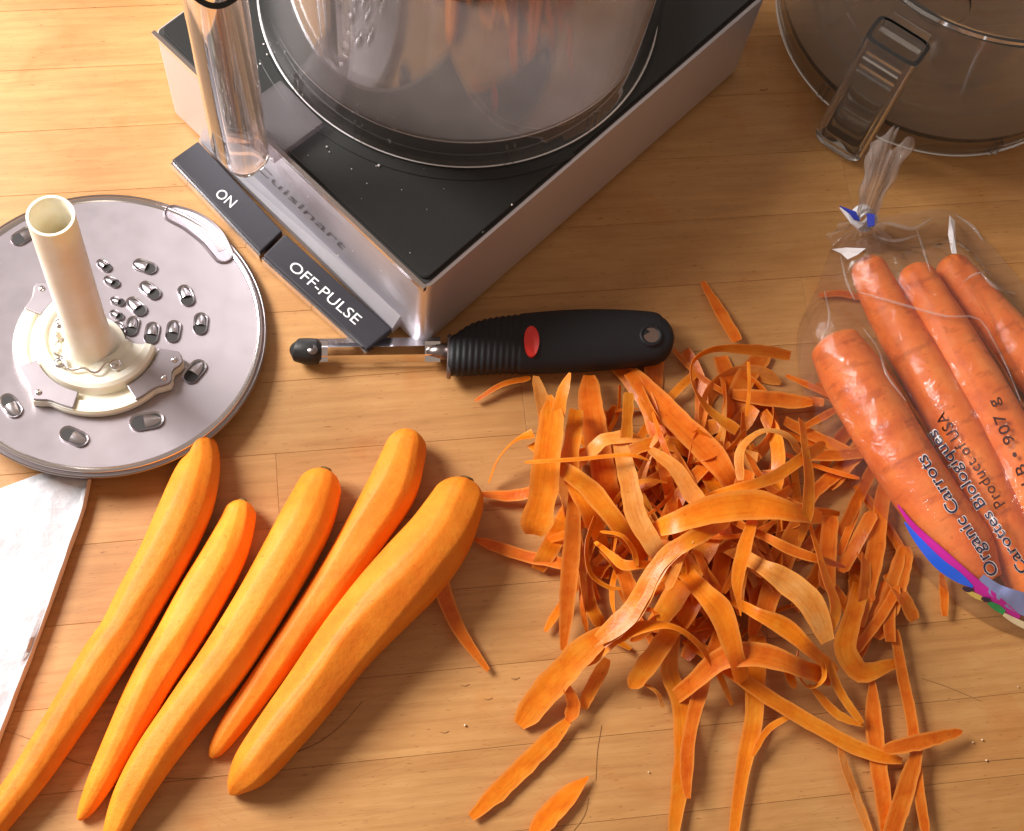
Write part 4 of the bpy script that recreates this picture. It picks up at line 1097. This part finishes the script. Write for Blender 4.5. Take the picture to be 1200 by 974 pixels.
hand([(866, 572, 4.6, 12, -20), (905, 560, 4.8, 16, -25), (942, 536, 4.9, 15, -20)], 'curved band of peel under the pale pink curl', skin=0, ext=(40, 30))
hand([(926, 417, 1.9, 15, 30), (885, 410, 2.6, 14, 45), (838, 409, 3.0, 9, 60), (812, 424, 3.1, 9, 70), (812, 452, 3.0, 11, 60), (832, 482, 2.8, 18, 35), (864, 505, 2.6, 22, 10)], 'long peel bowed in a big open loop at the back of the heap', skin=0, n=40)
hand([(877, 424, 2.4, 4), (878, 455, 2.2, 4), (875, 488, 2.0, 5)], 'thin upright thread of peel inside the big open loop', skin=0, n=16)
hand([(858, 462, .8, 16), (905, 468, 1.1, 22), (952, 472, .9, 18)], 'flat peel lying behind the pale pink curl near the bag', skin=.9)
hand([(921, 440, .7, 5), (948, 452, .8, 8), (976, 466, .6, 5)], 'narrow peel pointing at the blunt cut carrot in the bag', skin=.9, n=16)
hand([(938, 503, .8, 6), (965, 488, .7, 9), (990, 474, .5, 6)], 'narrow peel lying against the bag beside its bright glint', skin=.9, n=16)
hand([(935, 533, .9, 14), (985, 533, .8, 16), (1030, 528, .6, 12)], 'long peel reaching from the heap under the edge of the bag', skin=.9)
hand([(673, 585, 2.6, 18), (670, 640, 1.9, 22), (665, 700, 1.2, 22), (660, 762, .4, 16)], 'long salmon peel hanging straight down the near left side of the heap', skin=.9, ext=(50, 0))
hand([(697, 606, 3.0, 8, 50), (687, 640, 3.0, 11, 60), (692, 672, 2.9, 12, 50), (712, 688, 2.8, 9, 40), (728, 690, 2.7, 7, 30)], 'curled ribbon of peel shaped like a letter C in the heap', skin=0)
hand([(703, 623, 3.5, 6, 40), (728, 628, 3.7, 9, 40), (742, 645, 3.6, 9, 40), (746, 664, 3.4, 6)], 'slim hooked peel beside the C shaped curl', skin=0)
hand([(713, 648, 3.1, 8), (730, 662, 3.3, 13), (750, 662, 3.3, 10)], 'small folded peel inside the C shaped curl', skin=0, ext=(20, 30))
hand([(818, 628, 5.0, 22), (785, 648, 4.8, 24, -15), (762, 680, 4.3, 27, -25), (742, 715, 3.5, 30, -25), (703, 752, 2.6, 30, -10)], 'long bright peel with a pale edge sweeping down from the crest', skin=0, pale=False, n=36, ext=(45, 0))
hand([(812, 634, 5.1, 8, -30), (776, 664, 4.7, 9, -30), (757, 700, 4.1, 10, -30), (735, 733, 3.4, 10, -20), (697, 758, 2.7, 6)], 'thin pale strip along the lower edge of the sweeping bright peel', pale=True, skin=0)
hand([(712, 738, 2.2, 26), (680, 766, 1.8, 36), (645, 803, 1.0, 37), (622, 832, .4, 34), (608, 850, .2, 20)], 'broad orange peel with a rounded end reaching towards the carrots', skin=0)
hand([(797, 657, 4.7, 8), (790, 672, 4.6, 11), (781, 692, 4.4, 10)], 'small pale tab of peel near the foot of the crest', pale=True, skin=0, n=14, ext=(25, 0))
hand([(685, 780, 1.2, 18), (712, 752, 2.2, 24, 15), (745, 737, 3.0, 22, 25), (785, 734, 3.3, 12, 40), (815, 752, 2.8, 10, 30), (840, 786, 1.8, 10, 20), (858, 826, .6, 5)], 'arched peel with a pale narrow end at the front of the heap', skin=0, n=40)
hand([(712, 772, .9, 16), (694, 805, .5, 18), (683, 830, .3, 14)], 'short peel under the broad rounded one on the near side', skin=0)
hand([(664, 806, 1.1, 14, 20), (672, 826, .8, 18, 10), (666, 846, .5, 20)], 'short salmon peel folded over the end of the long straight peel', skin=.9)
hand([(672, 838, .35, 20), (640, 872, .25, 24), (598, 914, .2, 25), (552, 958, .2, 22)], 'long straight peel lying apart on the table in front of the heap', skin=0, cup=.1)
hand([(690, 910, .2, 8), (668, 930, .25, 24), (642, 957, .25, 28), (618, 988, .2, 22)], 'pointed peel lying alone at the front edge of the picture', skin=0, cup=.1)
hand([(780, 748, 2.0, 26), (762, 775, 1.5, 28), (738, 806, .4, 22)], 'stubby broad peel under the arched one', skin=0, ext=(50, 0))
hand([(752, 800, .6, 4, 30), (770, 812, .6, 6, 30), (777, 829, .3, 5)], 'thin pale sliver of peel in front of the stubby broad peel', pale=True, skin=0, n=16)
hand([(788, 755, 1.6, 18), (784, 788, .8, 24), (798, 825, .4, 24), (800, 890, .3, 24), (788, 985, .3, 24)], 'long orange peel running straight down to the front edge', skin=0, ext=(60, 0))
hand([(836, 762, 1.8, 16), (822, 805, 1.0, 19), (808, 860, .8, 18), (804, 905, .75, 18), (806, 936, .7, 9)], 'rough brownish peel lying on the long orange one at the front', skin=.9, ext=(40, 0))
hand([(878, 622, 5.0, 14), (870, 650, 5.1, 19), (864, 682, 4.8, 16), (868, 722, 4.2, 6)], 'small bright yellow tongue of peel hanging in the centre of the heap', skin=0, ext=(35, 0))
hand([(892, 664, 4.6, 22), (920, 680, 4.8, 32, -10), (950, 708, 4.8, 34, -10), (970, 752, 4.3, 22)], 'wide pale pink peel with a cut end on the bag side of the heap', pale=True, skin=0, ext=(55, 0))
hand([(958, 645, 4.6, 10, 35), (968, 678, 4.8, 18, 35), (979, 715, 4.6, 19, 30), (966, 752, 4.2, 8)], 'orange peel curving around the wide pale pink peel', skin=0, ext=(40, 0))
hand([(898, 630, 4.4, 11), (930, 646, 4.5, 15), (962, 656, 4.3, 10)], 'dark diagonal peel above the wide pale pink peel', skin=.9, ext=(50, 30))
hand([(812, 800, 1.6, 22), (850, 770, 2.4, 30), (895, 768, 2.7, 32), (935, 782, 2.4, 24)], 'broad smooth orange peel at the foot of the heap', skin=.9, ext=(30, 40))
hand([(885, 718, 3.1, 16), (920, 736, 3.1, 26), (950, 762, 2.7, 18)], 'orange peel below the wide pale pink one', skin=0, ext=(40, 40))
hand([(820, 690, 3.6, 26), (845, 720, 3.6, 34), (862, 770, 2.9, 24)], 'orange peel hanging below the bright tongue of peel', skin=0, ext=(40, 30))
hand([(935, 762, 1.8, 7, 60), (934, 786, 1.6, 8, 60), (948, 806, 1.5, 8, 60), (966, 794, 1.6, 8, 60), (961, 764, 1.9, 6, 60)], 'narrow peel bent in a U at the foot of the heap', skin=0)
hand([(918, 770, 1.4, 10, 30), (923, 788, 1.4, 14, 30), (932, 806, 1.0, 11)], 'tiny curl of peel beside the U shaped one', skin=0, n=14)
hand([(948, 802, 1.0, 8), (980, 836, .8, 11), (1012, 851, .6, 6)], 'thin peel strand in front of the U shaped one', skin=0)
hand([(968, 770, 1.6, 9), (984, 810, 1.1, 11), (1010, 848, .8, 8)], 'thin peel strand slanting away from the wide pale pink peel', skin=0)
hand([(845, 778, 1.6, 20, 10), (900, 817, 1.2, 22, 10), (960, 853, .8, 20), (1012, 880, .5, 20), (1057, 892, .4, 15)], 'long diagonal peel ending in a pale cut tip at the front right', skin=.2, n=36, ext=(50, 0))
hand([(885, 795, .9, 26), (882, 850, .5, 24), (868, 915, .35, 18), (858, 990, .3, 11)], 'tapering orange peel running down to the front edge beside the brownish one', skin=0, ext=(50, 0))
hand([(928, 838, .8, 6), (900, 855, .7, 8), (882, 885, .5, 6)], 'thin peel branch joining the tapering peel', skin=0, n=16)
hand([(982, 865, .5, 6, 20), (990, 898, .4, 11, 20), (1005, 938, .3, 12, 20), (1022, 985, .3, 11)], 'narrow pale peel with a white edge at the front edge of the table', pale=True, skin=0)
hand([(1022, 795, .5, 20), (1025, 860, .35, 23), (1034, 930, .3, 22), (1040, 990, .3, 22)], 'reddish straight peel under the diagonal one at the front right', skin=.9)
hand([(1048, 738, .6, 12), (1058, 795, .5, 15), (1069, 850, .5, 14), (1076, 920, .5, 13), (1086, 985, .4, 12)], 'long narrow reddish peel running straight to the front right', skin=.9, n=34)
hand([(1036, 879, .9, 14), (1080, 869, .9, 20), (1128, 857, .5, 9)], 'flat peel lying crosswise with its tip at the far right front', skin=.9)
hand([(1076, 878, .7, 16), (1062, 922, .55, 24), (1042, 985, .6, 24)], 'orange peel slanting to the front edge under the crosswise one', skin=.9)
hand([(1032, 598, .6, 20), (1024, 655, .7, 24), (1006, 728, .6, 20)], 'straight peel in the shade beside the purple edge of the bag', skin=.9, ext=(40, 10))
hand([(1062, 640, .5, 20), (1050, 688, .6, 28), (1026, 748, .5, 24)], 'broad peel in the shade just outside the blue edge of the bag', skin=.9)
hand([(1103, 672, .4, 6), (1106, 695, .4, 11), (1107, 722, .3, 8)], 'small reddish peel scrap lying by the blue corner of the bag', skin=.9, n=14)
hand([(1000, 720, 1.2, 24), (990, 760, 1.0, 30), (1010, 788, .7, 28), (1040, 780, .5, 14)], 'folded orange peel at the shaded foot of the heap', skin=.2, ext=(40, 20))
hand([(823, 330, .2, 7), (842, 362, .3, 15), (864, 400, .4, 17)], 'dark orange peel lying alone behind the big open loop', skin=.9)
hand([(960, 346, .15, 6), (985, 344, .2, 9), (1012, 350, .2, 6)], 'faint peel scrap showing beside the neck of the bag', skin=.9, n=14)
hand([(508, 652, 1.5, 24, 15), (518, 690, .9, 24, 15), (538, 738, .5, 18, 10), (572, 786, .25, 7)], 'single curved peel leaning against the thickest carrot', skin=.9)
hand([(556, 632, .3, 12), (610, 650, .5, 16), (665, 662, .8, 16)], 'reddish peel lying flat between the thickest carrot and the heap', skin=.9, ext=(0, 50))

# ------------------------------------------------------------------ crumbs and drops
cr = random.Random(5); cb = MB()
def blob(c, r):
    v = []; f = []
    for i in range(4):
        for k in range(6):
            a = math.pi * i / 3; b = 2 * math.pi * k / 6; rr_ = r * cr.uniform(.8, 1.2)
            v.append(c + Vector((rr_ * math.sin(a) * math.cos(b), rr_ * math.sin(a) * math.sin(b), r * .7 * math.cos(a))))
    for i in range(3):
        for k in range(6): f.append((i * 6 + k, i * 6 + (k + 1) % 6, (i + 1) * 6 + (k + 1) % 6, (i + 1) * 6 + k))
    cb.add(v, f)
zt = ZT + .0036
for x, y in ((309, 52), (317, 53), (305, 75), (313, 64), (361, 182), (386, 178), (383, 172), (444, 194), (412, 198), (566, 272), (600, 240), (430, 215)): blob(P(x, y, zt), cr.choice((.0003, .0004, .0006, .0008)))
for k in range(12): blob(P(cr.uniform(330, 560), cr.uniform(190, 330), zt - .0002), cr.uniform(.0002, .0004)) if True else None
cbo = cb.build('crumbs', mat('crumb', (.75, .70, .66), .6), None, True); tag(cbo, 'white specks scattered on the black processor top', 'crumbs', None, 'stuff')
cb = MB()
for x, y in ((1193, 805), (1156, 891), (1151, 867), (1140, 870), (1050, 893), (545, 850), (760, 905)): blob(P(x, y, .0008), cr.uniform(.0004, .0007))
cbo = cb.build('crumbs', mat('table_crumb', (.75, .58, .38), .6), None, True); tag(cbo, 'pale crumbs scattered on the wooden table near the front right', 'crumbs', None, 'stuff')
